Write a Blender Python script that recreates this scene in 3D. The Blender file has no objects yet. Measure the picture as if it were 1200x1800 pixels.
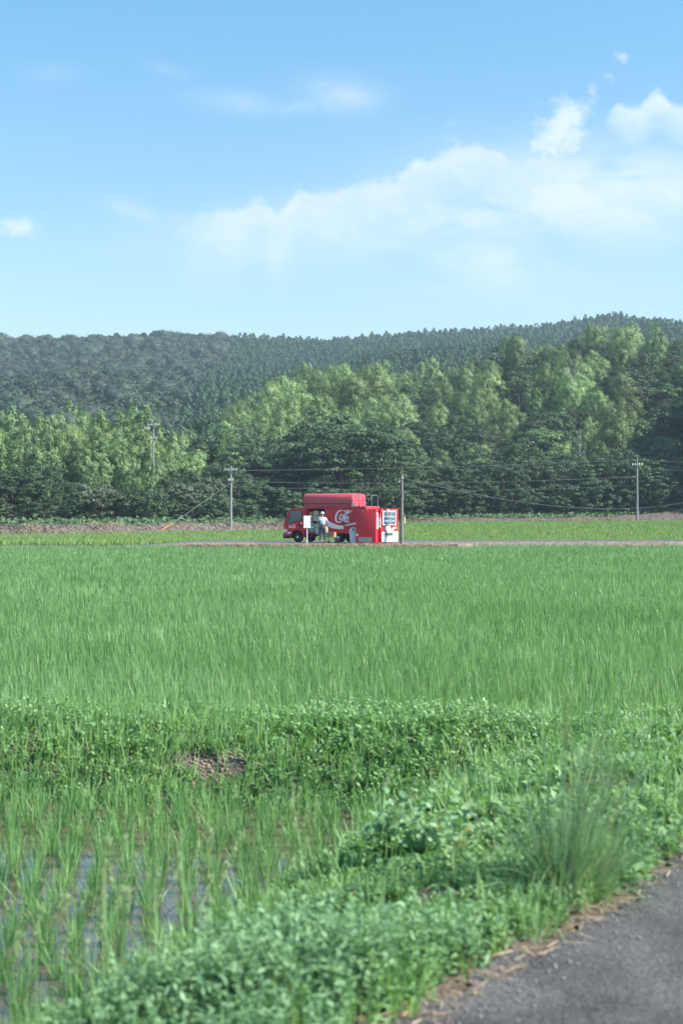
import bpy, bmesh, math, random
import numpy as np
from mathutils import Vector, Matrix
R = math.radians
PI = math.pi
rng = np.random.default_rng(7)
random.seed(7)
scn = bpy.context.scene
COL = scn.collection

# ------------------------------------------------------------------ camera
F = 2500.0          # focal length in pixels of a 1200 px wide frame
HZ = 905.0          # row of the horizon
CH = 1.55           # eye height above the lane
cam_d = bpy.data.cameras.new('camera')
cam = bpy.data.objects.new('camera', cam_d)
COL.objects.link(cam)
cam_d.sensor_fit = 'VERTICAL'
cam_d.sensor_height = 36.0
cam_d.sensor_width = 24.0
cam_d.lens = 50.0
cam_d.clip_start = 0.1
cam_d.clip_end = 6000
cam.location = (0, 0, CH)
cam.rotation_euler = (R(90) + math.atan((HZ - 900) / F), 0, 0)
cam_d.dof.use_dof = True
cam_d.dof.focus_distance = 36.0
cam_d.dof.aperture_fstop = 3.1
scn.camera = cam

# ------------------------------------------------------------------ light
SUN_AZ = Vector((0.96, -0.28, 0)).normalized()
SUN_EL = R(40)
sun_dir = Vector((SUN_AZ.x * math.cos(SUN_EL), SUN_AZ.y * math.cos(SUN_EL), math.sin(SUN_EL)))
sd = bpy.data.lights.new('sun', 'SUN')
sun = bpy.data.objects.new('sun', sd)
COL.objects.link(sun)
sd.energy = 5.0
sd.angle = R(0.6)
sd.color = (1.0, 0.93, 0.82)
sun.rotation_euler = sun_dir.to_track_quat('Z', 'Y').to_euler()
sun.location = (40, -10, 60)

scn.view_settings.view_transform = 'Standard'
scn.view_settings.look = 'None'
scn.view_settings.gamma = 1.0
scn.view_settings.exposure = 1.12

world = bpy.data.worlds.new('World')
scn.world = world
world.use_nodes = True
SKY_STRENGTH = 0.10

def build_world():
    nt = world.node_tree
    N, L = nt.nodes, nt.links
    N.clear()
    out = N.new('ShaderNodeOutputWorld')
    bg = N.new('ShaderNodeBackground')
    bg.inputs['Strength'].default_value = SKY_STRENGTH
    L.new(bg.outputs[0], out.inputs[0])
    sky = N.new('ShaderNodeTexSky')
    sky.sky_type = 'NISHITA'
    sky.sun_disc = False
    sky.sun_elevation = SUN_EL
    sky.sun_rotation = math.atan2(sun_dir.x, sun_dir.y)
    sky.air_density = 1.0
    sky.dust_density = 0.6
    sky.ozone_density = 1.6
    tc = N.new('ShaderNodeTexCoord')
    sep = N.new('ShaderNodeSeparateXYZ')
    L.new(tc.outputs['Generated'], sep.inputs[0])

    def m(op, a, b=None, c=None, clamp=False):
        n = N.new('ShaderNodeMath'); n.operation = op; n.use_clamp = clamp
        for i, v in enumerate((a, b, c)):
            if v is None: continue
            if isinstance(v, (int, float)): n.inputs[i].default_value = v
            else: L.new(v, n.inputs[i])
        return n.outputs[0]
    X, Y, Z = sep.outputs
    ys = m('MAXIMUM', Y, 0.02)
    # directions as tangents, in the same units as the photograph's columns and rows
    U = m('MULTIPLY_ADD', m('DIVIDE', X, ys), 2.5, 0.6)
    V = m('MULTIPLY_ADD', m('DIVIDE', Z, ys), -2.5, 0.905)
    comb = N.new('ShaderNodeCombineXYZ')
    L.new(U, comb.inputs[0]); L.new(V, comb.inputs[1])

    def noise(scale, detail, rough, sx=1.0, sy=1.0, off=(0, 0, 0), dist=0.0):
        mp = N.new('ShaderNodeMapping')
        mp.inputs['Scale'].default_value = (sx, sy, 1)
        mp.inputs['Location'].default_value = off
        L.new(comb.outputs[0], mp.inputs[0])
        n = N.new('ShaderNodeTexNoise')
        n.inputs['Scale'].default_value = scale
        n.inputs['Detail'].default_value = detail
        n.inputs['Roughness'].default_value = rough
        n.inputs['Distortion'].default_value = dist
        L.new(mp.outputs[0], n.inputs['Vector'])
        return n.outputs['Fac']

    def blobs(lst):
        acc = None
        for (cx, cy, ax, ay, w, rot) in lst:
            dx = m('SUBTRACT', U, cx); dy = m('SUBTRACT', V, cy)
            c_, s_ = math.cos(rot), math.sin(rot)
            rx = m('ADD', m('MULTIPLY', dx, c_ / ax), m('MULTIPLY', dy, s_ / ax))
            ry = m('ADD', m('MULTIPLY', dx, -s_ / ay), m('MULTIPLY', dy, c_ / ay))
            d = m('ADD', m('MULTIPLY', rx, rx), m('MULTIPLY', ry, ry))
            v = m('MULTIPLY', m('POWER', 2.718, m('MULTIPLY', d, -1.0)), w)
            acc = v if acc is None else m('MAXIMUM', acc, v)
        return acc
    # the long bank: a bumpy upper edge, fading out downwards
    def bank(pts, depth, amp, soft, off):
        fc = N.new('ShaderNodeFloatCurve'); cv = fc.mapping.curves[0]
        fc.mapping.use_clip = False
        P = [(u / 1.5 + .1, v) for u, v in pts]
        cv.points[0].location = P[0]; cv.points[1].location = P[-1]
        for p in P[1:-1]: cv.points.new(*p)
        fc.mapping.update()
        L.new(m('MULTIPLY_ADD', U, 1 / 1.5, .1), fc.inputs['Value'])
        nA = noise(22.0, 8, 0.60, 1.0, 1.15, off, 0.3)
        nB = noise(7.0, 5, 0.55, 1.0, 1.5, (off[0] + 4, 1, 2), 0.2)
        d = m('SUBTRACT', V, fc.outputs[0])
        d = m('ADD', d, m('ADD', m('MULTIPLY', m('SUBTRACT', nA, .5), amp), m('MULTIPLY', m('SUBTRACT', nB, .5), amp * .8)))
        def ss(a, b_, v):
            mr = N.new('ShaderNodeMapRange'); mr.interpolation_type = 'SMOOTHSTEP'
            mr.inputs['From Min'].default_value = a; mr.inputs['From Max'].default_value = b_
            L.new(v, mr.inputs['Value']); return mr.outputs[0]
        up = ss(0, soft, d); dn = m('SUBTRACT', 1.0, ss(depth * .12, depth, d))
        tex = m('MULTIPLY_ADD', noise(16.0, 7, .6, 1, 1.6, (off[0] + 9, 3, 1), .4), 1.0, .42)
        return m('MULTIPLY', m('MULTIPLY', up, dn), tex)
    k1 = bank([(-.15, .40), (.10, .39), (.22, .385), (.29, .368), (.36, .352), (.42, .345), (.455, .326), (.49, .350), (.53, .308), (.57, .318), (.63, .292), (.68, .300), (.73, .272), (.79, .236),
               (.86, .236), (.92, .262), (.955, .258), (1.0, .262), (1.05, .282), (1.08, .288), (1.16, .282), (1.3, .27)], .20, .070, .034, (3.1, 1.7, .4))
    k2 = bank([(-.15, .3), (.9, .28), (1.03, .24), (1.065, .200), (1.09, .170), (1.12, .176), (1.155, .150), (1.19, .175), (1.25, .16), (1.3, .17)], .13, .04, .02, (7.7, .2, .9))
    def win(a, b_):
        mr = N.new('ShaderNodeMapRange'); mr.interpolation_type = 'SMOOTHSTEP'
        mr.inputs['From Min'].default_value = a; mr.inputs['From Max'].default_value = b_
        L.new(m('ADD', U, m('MULTIPLY', m('SUBTRACT', noise(30.0, 6, .6, 1, 1, (5, 5, 5)), .5), .08)), mr.inputs['Value']); return mr.outputs[0]
    k1 = m('MULTIPLY', k1, win(.25, .42)); k2 = m('MULTIPLY', k2, win(1.055, 1.10))
    puff = blobs([(0.035, 0.398, 0.042, 0.026, .92, 0), (1.04, 0.165, 0.016, 0.028, .62, 0), (1.092, 0.10, 0.018, 0.014, .62, .6), (1.07, .135, .012, .014, .5, -.6),
                  (0.84, 0.455, 0.060, 0.028, .58, .35), (0.795, 0.218, 0.018, 0.014, .5, 0), (0.985, .240, .050, .052, 1.25, .2), (1.0, .205, .040, .036, 1.2, 0), (.965, .262, .045, .036, 1.1, 0)])
    n1 = noise(38.0, 8, 0.60, 1.0, 1.25, (3.1, 1.7, 0.4), 0.4)
    dens = m('ADD', puff, m('MULTIPLY', m('SUBTRACT', n1, 0.5), 1.5))
    mr = N.new('ShaderNodeMapRange'); mr.interpolation_type = 'SMOOTHSTEP'
    mr.inputs['From Min'].default_value = 0.22; mr.inputs['From Max'].default_value = 1.25
    L.new(dens, mr.inputs['Value'])
    gate = m('MULTIPLY', puff, 3.0, clamp=True)
    c0 = m('MULTIPLY', m('MULTIPLY', mr.outputs[0], gate), 0.74)
    c1 = m('MAXIMUM', c0, m('MAXIMUM', m('MULTIPLY', k1, .66), m('MULTIPLY', k2, .66)))
    veil = blobs([(0.60, 0.168, 0.07, 0.030, .40, .1), (0.43, 0.180, 0.09, 0.020, .26, 0.1), (0.53, 0.185, 0.05, 0.014, .34, -0.2), (0.09, 0.128, 0.05, 0.014, .13, 0),
                  (0.30, 0.125, 0.04, 0.012, .13, 0.3), (0.72, 0.39, 0.36, 0.055, .62, -.08), (1.05, 0.34, 0.30, 0.085, .78, 0), (.86, .46, .14, .05, .5, .2),
                  (0.24, 0.375, .06, .020, .30, 0.3), (0.90, 0.50, 0.22, 0.05, .22, 0)])
    n3 = noise(11.0, 7, 0.62, 0.7, 1.8, (8.0, 2.0, 0.0), 0.6)
    c2 = m('MULTIPLY', veil, m('MULTIPLY_ADD', n3, 2.6, -.45, clamp=True))
    fwd = m('GREATER_THAN', Y, 0.05)
    cl = m('MULTIPLY', m('MAXIMUM', c1, c2), fwd, clamp=True)
    # tint of the clear sky: deeper and more cyan blue upwards
    ramp = N.new('ShaderNodeValToRGB')
    cr = ramp.color_ramp
    cr.elements[0].position = 0.0; cr.elements[0].color = SKY_TINT[0]
    cr.elements[1].position = 0.36; cr.elements[1].color = SKY_TINT[2]
    e = cr.elements.new(0.16); e.color = SKY_TINT[1]
    L.new(Z, ramp.inputs[0])
    mul = N.new('ShaderNodeMix'); mul.data_type = 'RGBA'; mul.blend_type = 'MULTIPLY'
    mul.inputs[0].default_value = 1.0
    L.new(sky.outputs[0], mul.inputs[6]); L.new(ramp.outputs[0], mul.inputs[7])
    mix = N.new('ShaderNodeMix'); mix.data_type = 'RGBA'
    L.new(cl, mix.inputs[0]); L.new(mul.outputs[2], mix.inputs[6])
    mix.inputs[7].default_value = CLOUD_COL
    L.new(mix.outputs[2], bg.inputs[0])

SKY_TINT = [(0.90, 0.85, 0.80, 1), (0.88, 0.97, 0.97, 1), (0.57, 1.02, 1.06, 1)]
CLOUD_COL = (4.6, 5.0, 5.5, 1)
build_world()

# ------------------------------------------------------------------ helpers
def at(px, D, z=0.0):
    return Vector(((px - 600) / F * D, D, z))

def zrow(row, D):
    return CH + (HZ - row) / F * D

MATS = {}
def principled(name, col, rough=0.6, spec=0.4, metal=0.0, noise=None, bump=None, coat=0.0):
    """noise = (scale, amount, detail): mottles the base colour; bump = (scale, strength)"""
    if name in MATS: return MATS[name]
    m = bpy.data.materials.new(name); m.use_nodes = True
    nt = m.node_tree; b = nt.nodes['Principled BSDF']
    b.inputs['Base Color'].default_value = (*col, 1)
    b.inputs['Roughness'].default_value = rough
    b.inputs['Metallic'].default_value = metal
    b.inputs['Specular IOR Level'].default_value = spec
    b.inputs['Coat Weight'].default_value = coat
    tc = nt.nodes.new('ShaderNodeTexCoord')
    if noise:
        n = nt.nodes.new('ShaderNodeTexNoise'); n.inputs['Scale'].default_value = noise[0]
        n.inputs['Detail'].default_value = noise[2] if len(noise) > 2 else 4
        nt.links.new(tc.outputs['Object'], n.inputs['Vector'])
        rp = nt.nodes.new('ShaderNodeValToRGB')
        a = noise[1]
        rp.color_ramp.elements[0].position = 0.3; rp.color_ramp.elements[1].position = 0.72
        rp.color_ramp.elements[0].color = (*[c * (1 - a) for c in col], 1)
        rp.color_ramp.elements[1].color = (*[min(1, c * (1 + a)) for c in col], 1)
        nt.links.new(n.outputs['Fac'], rp.inputs[0]); nt.links.new(rp.outputs[0], b.inputs['Base Color'])
    if bump:
        n = nt.nodes.new('ShaderNodeTexNoise'); n.inputs['Scale'].default_value = bump[0]; n.inputs['Detail'].default_value = 5
        nt.links.new(tc.outputs['Object'], n.inputs['Vector'])
        bp = nt.nodes.new('ShaderNodeBump'); bp.inputs['Strength'].default_value = bump[1]
        bp.inputs['Distance'].default_value = 0.02
        nt.links.new(n.outputs['Fac'], bp.inputs['Height']); nt.links.new(bp.outputs[0], b.inputs['Normal'])
    MATS[name] = m
    return m

def leaf_mat(name, cols, trans=0.35, rough=0.55, spec=0.25, objvar=0.0, patch=None, dead=0.0):
    """cols: three base colours over the per-leaf random value; patch = (scale, colour, amount) large world-space drifts"""
    m = bpy.data.materials.new(name); m.use_nodes = True
    nt = m.node_tree; N, L = nt.nodes, nt.links
    b = N['Principled BSDF']; out = N['Material Output']
    at_ = N.new('ShaderNodeAttribute'); at_.attribute_name = 'rnd'
    rp = N.new('ShaderNodeValToRGB')
    rp.color_ramp.elements[0].color = (*cols[0], 1); rp.color_ramp.elements[1].color = (*cols[2], 1)
    e = rp.color_ramp.elements.new(0.5); e.color = (*cols[1], 1)
    if dead:
        e2 = rp.color_ramp.elements.new(1 - dead); e2.color = (*cols[2], 1)
        e3 = rp.color_ramp.elements[-1]; e3.color = (0.42, 0.34, 0.20, 1)
    L.new(at_.outputs['Fac'], rp.inputs[0])
    c = rp.outputs[0]
    if patch:
        tc = N.new('ShaderNodeNewGeometry')
        n = N.new('ShaderNodeTexNoise'); n.inputs['Scale'].default_value = patch[0]; n.inputs['Detail'].default_value = 3
        L.new(tc.outputs['Position'], n.inputs['Vector'])
        mr = N.new('ShaderNodeMapRange'); mr.inputs['From Min'].default_value = 0.4; mr.inputs['From Max'].default_value = 0.68
        mr.inputs['To Max'].default_value = patch[2]
        L.new(n.outputs['Fac'], mr.inputs['Value'])
        mx = N.new('ShaderNodeMix'); mx.data_type = 'RGBA'; L.new(mr.outputs[0], mx.inputs[0])
        L.new(c, mx.inputs[6]); mx.inputs[7].default_value = (*patch[1], 1); c = mx.outputs[2]
    if objvar:
        oi = N.new('ShaderNodeObjectInfo')
        hs = N.new('ShaderNodeHueSaturation')
        mr = N.new('ShaderNodeMapRange'); mr.inputs['To Min'].default_value = 1 - objvar; mr.inputs['To Max'].default_value = 1 + objvar
        L.new(oi.outputs['Random'], mr.inputs['Value']); L.new(mr.outputs[0], hs.inputs['Value'])
        mh = N.new('ShaderNodeMapRange'); mh.inputs['To Min'].default_value = 0.485; mh.inputs['To Max'].default_value = 0.515
        wn = N.new('ShaderNodeMath'); wn.operation = 'FRACT'
        w2 = N.new('ShaderNodeMath'); w2.operation = 'MULTIPLY'; w2.inputs[1].default_value = 7.31
        L.new(oi.outputs['Random'], w2.inputs[0]); L.new(w2.outputs[0], wn.inputs[0]); L.new(wn.outputs[0], mh.inputs['Value'])
        L.new(mh.outputs[0], hs.inputs['Hue'])
        L.new(c, hs.inputs['Color']); c = hs.outputs[0]
    L.new(c, b.inputs['Base Color'])
    b.inputs['Roughness'].default_value = rough
    b.inputs['Specular IOR Level'].default_value = spec
    tr = N.new('ShaderNodeBsdfTranslucent')
    g = N.new('ShaderNodeMix'); g.data_type = 'RGBA'; g.blend_type = 'MULTIPLY'; g.inputs[0].default_value = 1
    L.new(c, g.inputs[6]); g.inputs[7].default_value = (1.15, 1.25, 0.6, 1)
    L.new(g.outputs[2], tr.inputs[0])
    ms = N.new('ShaderNodeMixShader'); ms.inputs[0].default_value = trans
    L.new(b.outputs[0], ms.inputs[1]); L.new(tr.outputs[0], ms.inputs[2]); L.new(ms.outputs[0], out.inputs[0])
    MATS[name] = m
    return m

def tag(o, label=None, cat=None, group=None, kind=None):
    if label: o['label'] = label
    if cat: o['category'] = cat
    if group: o['group'] = group
    if kind: o['kind'] = kind
    return o

def empty(name, loc=(0, 0, 0), rz=0.0):
    o = bpy.data.objects.new(name, None); COL.objects.link(o)
    o.location = loc; o.rotation_euler = (0, 0, rz); o.empty_display_size = 0.3
    return o

def link_mesh(name, me, mat=None, parent=None, smooth=False):
    if mat is not None: me.materials.append(mat)
    o = bpy.data.objects.new(name, me); COL.objects.link(o)
    if parent is not None: o.parent = parent
    if smooth: me.shade_smooth()
    return o

def np_mesh(name, V, Fc, rnd=None):
    """V (n,3) floats, Fc (m,k) ints, all faces with k corners"""
    me = bpy.data.meshes.new(name)
    V = np.ascontiguousarray(V, dtype=np.float32); Fc = np.ascontiguousarray(Fc, dtype=np.int32)
    n, (mf, k) = len(V), Fc.shape
    me.vertices.add(n); me.vertices.foreach_set('co', V.ravel())
    me.loops.add(mf * k); me.loops.foreach_set('vertex_index', Fc.ravel())
    me.polygons.add(mf); me.polygons.foreach_set('loop_start', np.arange(0, mf * k, k, dtype=np.int32))
    me.update(calc_edges=True)
    if rnd is not None:
        a = me.attributes.new('rnd', 'FLOAT', 'POINT'); a.data.foreach_set('value', np.ascontiguousarray(rnd, dtype=np.float32))
    return me

class Soup:
    """gathers quads for one mesh of foliage"""
    def __init__(s): s.V, s.F, s.r, s.n = [], [], [], 0
    def add(s, V, Fc, r):
        s.V.append(V); s.F.append(Fc + s.n); s.r.append(r); s.n += len(V)
    def mesh(s, name): return np_mesh(name, np.concatenate(s.V), np.concatenate(s.F), np.concatenate(s.r))
    def obj(s, name, mat, parent=None, smooth=False): return link_mesh(name, s.mesh(name), mat, parent, smooth)

def nrm(a): return a / np.maximum(np.linalg.norm(a, axis=-1, keepdims=True), 1e-9)

def ribbons(P, D, L, W, droop, S=3, prof='blade', roll=None, rnd=None, fold=0.0):
    """strips that start at P, run along D for length L and sag; prof sets how the width runs"""
    n = len(P)
    D = nrm(D)
    up = np.tile([0.0, 0.0, 1.0], (n, 1))
    side = np.cross(D, up) + rng.normal(0, 0.02, (n, 3))
    side = nrm(side)
    nor = np.cross(side, D)
    if roll is not None:
        c, s_ = np.cos(roll)[:, None], np.sin(roll)[:, None]
        side, nor = side * c + nor * s_, nor * c - side * s_
    t = np.linspace(0, 1, S + 1)
    if prof == 'blade': w = np.interp(t, [0, .25, .7, 1], [.7, 1, .75, .06])
    elif prof == 'leaf': w = np.interp(t, [0, .15, .45, .75, 1], [.12, .7, 1, .62, .05])
    elif prof == 'spike': w = np.interp(t, [0, .15, .8, 1], [.5, 1, .8, .25])
    else: w = np.ones(S + 1)
    L = L[:, None, None]; W = W[:, None, None]
    tt = t[None, :, None]
    C = P[:, None, :] + D[:, None, :] * L * tt
    C = C + np.array([0, 0, -1.0]) * (L * droop[:, None, None] * tt ** 2.2)
    half = side[:, None, :] * W * 0.5 * w[None, :, None]
    if fold:
        k = 3
        rise = nor[:, None, :] * W * fold * w[None, :, None]
        Vv = np.stack([C - half + rise, C, C + half + rise], axis=2)
    else:
        k = 2
        Vv = np.stack([C - half, C + half], axis=2)
    Vv = Vv.reshape(n, -1, 3)
    nv = (S + 1) * k
    f = []
    for i in range(S):
        for j in range(k - 1):
            a = i * k + j
            f.append([a, a + 1, a + 1 + k, a + k])
    f = np.array(f)
    Fc = (np.arange(n)[:, None, None] * nv + f[None]).reshape(-1, 4)
    if rnd is None: rnd = rng.random(n)
    return Vv.reshape(-1, 3), Fc, np.repeat(rnd, nv)

def cards(P, Nn, L, W, rnd=None, axis=None, droop=0.0):
    """leaf sprays: bent six-sided sheets facing Nn"""
    n = len(P)
    Nn = nrm(Nn)
    a = rng.normal(0, 1, (n, 3)) if axis is None else axis
    U = nrm(np.cross(np.cross(Nn, a), Nn)); V = np.cross(Nn, U)
    L = L[:, None]; W = W[:, None]
    k1, k2 = rng.uniform(.7, 1.2, (n, 1)), rng.uniform(.7, 1.2, (n, 1))
    v = np.stack([P - U * L * .5, P - U * L * .12 - V * W * .5 * k1 , P + U * L * .5 - Nn * L * 0.12, P + U * L * .08 + V * W * .5 * k2], axis=1)
    Fc = np.arange(4 * n).reshape(n, 4)
    if rnd is None: rnd = rng.random(n)
    return v.reshape(-1, 3), Fc, np.repeat(rnd, 4)

class MB:
    """box / tube / prism collector for hard things"""
    def __init__(s): s.bm = bmesh.new()
    def box(s, lo, hi, bev=0.0, mtx=None):
        g = bmesh.ops.create_cube(s.bm, size=1.0)
        vs = g['verts']
        c = [(a + b) / 2 for a, b in zip(lo, hi)]; d = [abs(b - a) for a, b in zip(lo, hi)]
        for v in vs: v.co = Vector((c[0] + v.co.x * d[0], c[1] + v.co.y * d[1], c[2] + v.co.z * d[2]))
        if bev:
            es = list({e for v in vs for e in v.link_edges})
            r = bmesh.ops.bevel(s.bm, geom=es, offset=bev, segments=2, affect='EDGES', profile=0.6)
            vs = list({v for f in r['faces'] for v in f.verts} | {v for v in vs if v.is_valid})
        if mtx is not None:
            for v in vs: v.co = mtx @ v.co
        return s
    def prism(s, pts, lo, hi, axis='y', bev=0.0):
        """polygon pts (a,b) extruded from lo to hi; axis y: (x,z), x: (y,z), z: (x,y)"""
        def P(a, b, h):
            return Vector((a, h, b)) if axis == 'y' else Vector((h, a, b)) if axis == 'x' else Vector((a, b, h))
        A = [s.bm.verts.new(P(a, b, lo)) for a, b in pts]
        B = [s.bm.verts.new(P(a, b, hi)) for a, b in pts]
        fs = [s.bm.faces.new(A), s.bm.faces.new(B[::-1])]
        n = len(pts)
        for i in range(n):
            fs.append(s.bm.faces.new([A[i], B[i], B[(i + 1) % n], A[(i + 1) % n]]))
        bmesh.ops.recalc_face_normals(s.bm, faces=fs)
        if bev:
            es = list({e for f in fs[:2] for e in f.edges})
            bmesh.ops.bevel(s.bm, geom=es, offset=bev, segments=2, affect='EDGES', profile=0.6)
        return s
    def tube(s, pts, r, seg=10, cap=True, rs=None):
        pts = [Vector(p) for p in pts]
        rings = []
        ref = Vector((0, 0, 1))
        for i, p in enumerate(pts):
            d = (pts[min(i + 1, len(pts) - 1)] - pts[max(i - 1, 0)]).normalized()
            a = ref if abs(d.dot(ref)) < 0.95 else Vector((1, 0, 0))
            u = d.cross(a).normalized(); v = d.cross(u)
            rr = rs[i] if rs else r
            rings.append([s.bm.verts.new(p + (u * math.cos(k * 2 * PI / seg) + v * math.sin(k * 2 * PI / seg)) * rr) for k in range(seg)])
        fs = []
        for a, b in zip(rings, rings[1:]):
            for k in range(seg):
                fs.append(s.bm.faces.new([a[k], a[(k + 1) % seg], b[(k + 1) % seg], b[k]]))
        if cap:
            fs.append(s.bm.faces.new(rings[0])); fs.append(s.bm.faces.new(rings[-1][::-1]))
        bmesh.ops.recalc_face_normals(s.bm, faces=fs)
        return s
    def lathe(s, prof, centre=(0, 0, 0), axis='z', seg=20):
        """prof: (radius, height) pairs"""
        c = Vector(centre)
        rings = []
        for r, h in prof:
            ring = []
            for k in range(seg):
                a = 2 * PI * k / seg
                p = Vector((r * math.cos(a), r * math.sin(a), h))
                if axis == 'y': p = Vector((p.x, p.z, p.y))
                if axis == 'x': p = Vector((p.z, p.x, p.y))
                ring.append(s.bm.verts.new(c + p))
            rings.append(ring)
        fs = []
        for a, b in zip(rings, rings[1:]):
            for k in range(seg):
                fs.append(s.bm.faces.new([a[k], a[(k + 1) % seg], b[(k + 1) % seg], b[k]]))
        fs.append(s.bm.faces.new(rings[0])); fs.append(s.bm.faces.new(rings[-1]))
        bmesh.ops.recalc_face_normals(s.bm, faces=fs)
        return s
    def flat(s, pts3):
        s.bm.faces.new([s.bm.verts.new(Vector(p)) for p in pts3]); return s
    def build(s, name, mat, parent=None, smooth=False):
        me = bpy.data.meshes.new(name); s.bm.to_mesh(me); s.bm.free()
        if smooth:
            me.shade_smooth()
            try: me.set_sharp_from_angle(angle=R(35))
            except Exception: pass
        return link_mesh(name, me, mat, parent)

def fbm(x, y, s=1.0, seed=0, oct=4):
    """cheap smooth noise from sines, -1..1"""
    r = np.random.default_rng(seed)
    out = np.zeros_like(np.asarray(x, dtype=float)); amp = 1.0; tot = 0
    for o in range(oct):
        for k in range(3):
            a = r.uniform(0, 2 * PI); f = s * (2 ** o) * r.uniform(.8, 1.25); p = r.uniform(0, 2 * PI)
            out = out + amp * np.sin((np.cos(a) * x + np.sin(a) * y) * f + p) / 3
        tot += amp; amp *= 0.55
    return out / tot * 1.5

def sstep(a, b, x):
    t = np.clip((np.asarray(x, dtype=float) - a) / (b - a), 0, 1); return t * t * (3 - 2 * t)

# ------------------------------------------------------------------ lie of the land
E0 = np.array([0.20, 4.30]); ED = np.array([0.535, 0.845]); ED = ED / np.linalg.norm(ED)
EN = np.array([-ED[1], ED[0]])                       # from the lane's edge towards the paddy
def lane_d(x, y):                                    # metres off the lane's edge, positive on the paddy side
    return (x - E0[0]) * EN[0] + (y - E0[1]) * EN[1]
def bund_y(x): return 11.6 - 0.14 * np.asarray(x)   # centre line of the levee
def foot_y(x):                                       # foot of the dirt bank behind the second field
    return np.interp(x, [-120, -60, -27, -7, 9, 48, 130], [98, 106, 121, 158, 182, 194, 200])
def field2_z(x, y):
    r = sstep(-9, 9, x)
    return -0.32 + r * 0.85 * np.clip((y - 92) / 100, 0, 1)
NH = ([-400, 100, 300, 380, 450, 520, 600, 700, 790, 870, 930, 1000, 1100, 1200, 1350, 1600, 2000],
      [800, 805, 790, 752, 702, 668, 655, 655, 632, 618, 606, 592, 584, 582, 560, 560, 600])
FH = ([-600, -200, 0, 140, 300, 420, 560, 700, 800, 940, 1000, 1070, 1130, 1250, 1500, 2000],
      [610, 600, 592, 585, 576, 582, 590, 580, 575, 567, 561, 548, 558, 570, 580, 600])
def far_z(x, y):
    x = np.asarray(x, dtype=float); y = np.asarray(y, dtype=float)
    base = 0.72 + 0.35 * sstep(-9, 12, x)
    hn = CH + (HZ - np.interp(600 + F * x / 320, *NH)) / F * 320 - 10.5
    near = np.maximum(hn, 0) * sstep(190, 335, y) ** 0.85 * (1 - 0.45 * sstep(350, 520, y))
    near = near * (1 + 0.10 * fbm(x, y, 0.05, 3, 2))
    hf = CH + (HZ - np.interp(600 + F * x / 900, *FH)) / F * 900 - 10.5
    t = np.clip((y - 330) / 570, 0, 1)
    gul = fbm(x, y * 0.5, 0.018, 9, 3) * 13.0 * np.clip(t * (1 - t) * 4, 0, 1)
    far = hf * (0.85 * t + 0.15 * np.sin(t * PI / 2)) + gul
    far = np.where(y > 900, hf - (y - 900) * 0.12, far)
    shade_knoll = 34 * np.exp(-((x - 97) / 27) ** 2 - ((y - 212) / 30) ** 2)  # unseen knoll added right of the frame to throw shade on the hill foot
    return base + np.maximum(near, far * (y > 330)) + shade_knoll

# ------------------------------------------------------------------ materials
M = {}
M['soil'] = principled('soil', (0.13, 0.105, 0.085), 0.95, 0.1, noise=(6.0, 0.35, 8), bump=(18, 0.8))
M['forest_floor'] = principled('forest_floor', (0.035, 0.045, 0.022), 0.95, 0.1, noise=(0.2, 0.4, 6))
M['mud_dark'] = principled('mud_dark', (0.05, 0.055, 0.03), 0.9, 0.2, noise=(3.0, 0.3, 6))
M['dirt_bank'] = principled('dirt_bank', (0.105, 0.092, 0.080), 0.95, 0.1, noise=(2.6, 0.55, 10), bump=(5, 1.0))
M['dry_verge'] = principled('dry_verge', (0.22, 0.18, 0.145), 0.95, 0.1, noise=(3.0, 0.35, 8), bump=(8, .8))
M['concrete'] = principled('concrete', (0.24, 0.25, 0.26), 0.85, 0.2, noise=(3.0, 0.12, 6))
M['wood_pole'] = principled('wood_pole', (0.20, 0.19, 0.18), 0.85, 0.2, noise=(5.0, 0.25, 8))
M['steel'] = principled('steel', (0.45, 0.47, 0.50), 0.4, 0.5, metal=0.7)
M['cable'] = principled('cable', (0.06, 0.07, 0.08), 0.6, 0.3)
M['cable_light'] = principled('cable_light', (0.10, 0.115, 0.12), 0.6, 0.3)
M['insulator'] = principled('insulator', (0.75, 0.76, 0.76), 0.3, 0.5)
M['yellow'] = principled('yellow', (0.50, 0.33, 0.06), 0.5, 0.4)
M['red'] = principled('red', (0.62, 0.032, 0.056), 0.38, 0.28, noise=(1.5, 0.06, 3))
M['red_faded'] = principled('red_faded', (0.52, 0.075, 0.105), 0.42, 0.45, noise=(2.5, 0.10, 5))
M['white_paint'] = principled('white_paint', (0.82, 0.82, 0.82), 0.4, 0.4)
M['decal_white'] = principled('decal_white', (0.84, 0.85, 0.86), 0.5, 0.3)
M['rubber'] = principled('rubber', (0.022, 0.022, 0.024), 0.85, 0.2)
M['rim'] = principled('rim', (0.62, 0.63, 0.65), 0.45, 0.5)
M['dark'] = principled('dark', (0.02, 0.021, 0.024), 0.7, 0.3)
M['under'] = principled('under', (0.045, 0.047, 0.05), 0.8, 0.3, noise=(8, 0.3, 4))
M['glass'] = principled('glass', (0.07, 0.12, 0.13), 0.06, 0.9)
M['lamp'] = principled('lamp', (0.75, 0.77, 0.78), 0.15, 0.8)
M['card'] = principled('card', (0.38, 0.23, 0.14), 0.9, 0.1, noise=(6, 0.08, 3))
M['card_pale'] = principled('card_pale', (0.55, 0.44, 0.32), 0.9, 0.1)
M['crate_green'] = principled('crate_green', (0.22, 0.36, 0.30), 0.6, 0.3)
M['bin_grey'] = principled('bin_grey', (0.50, 0.57, 0.62), 0.5, 0.35, noise=(4, 0.05, 3))
M['grille'] = principled('grille', (0.30, 0.33, 0.37), 0.5, 0.4)
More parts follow.
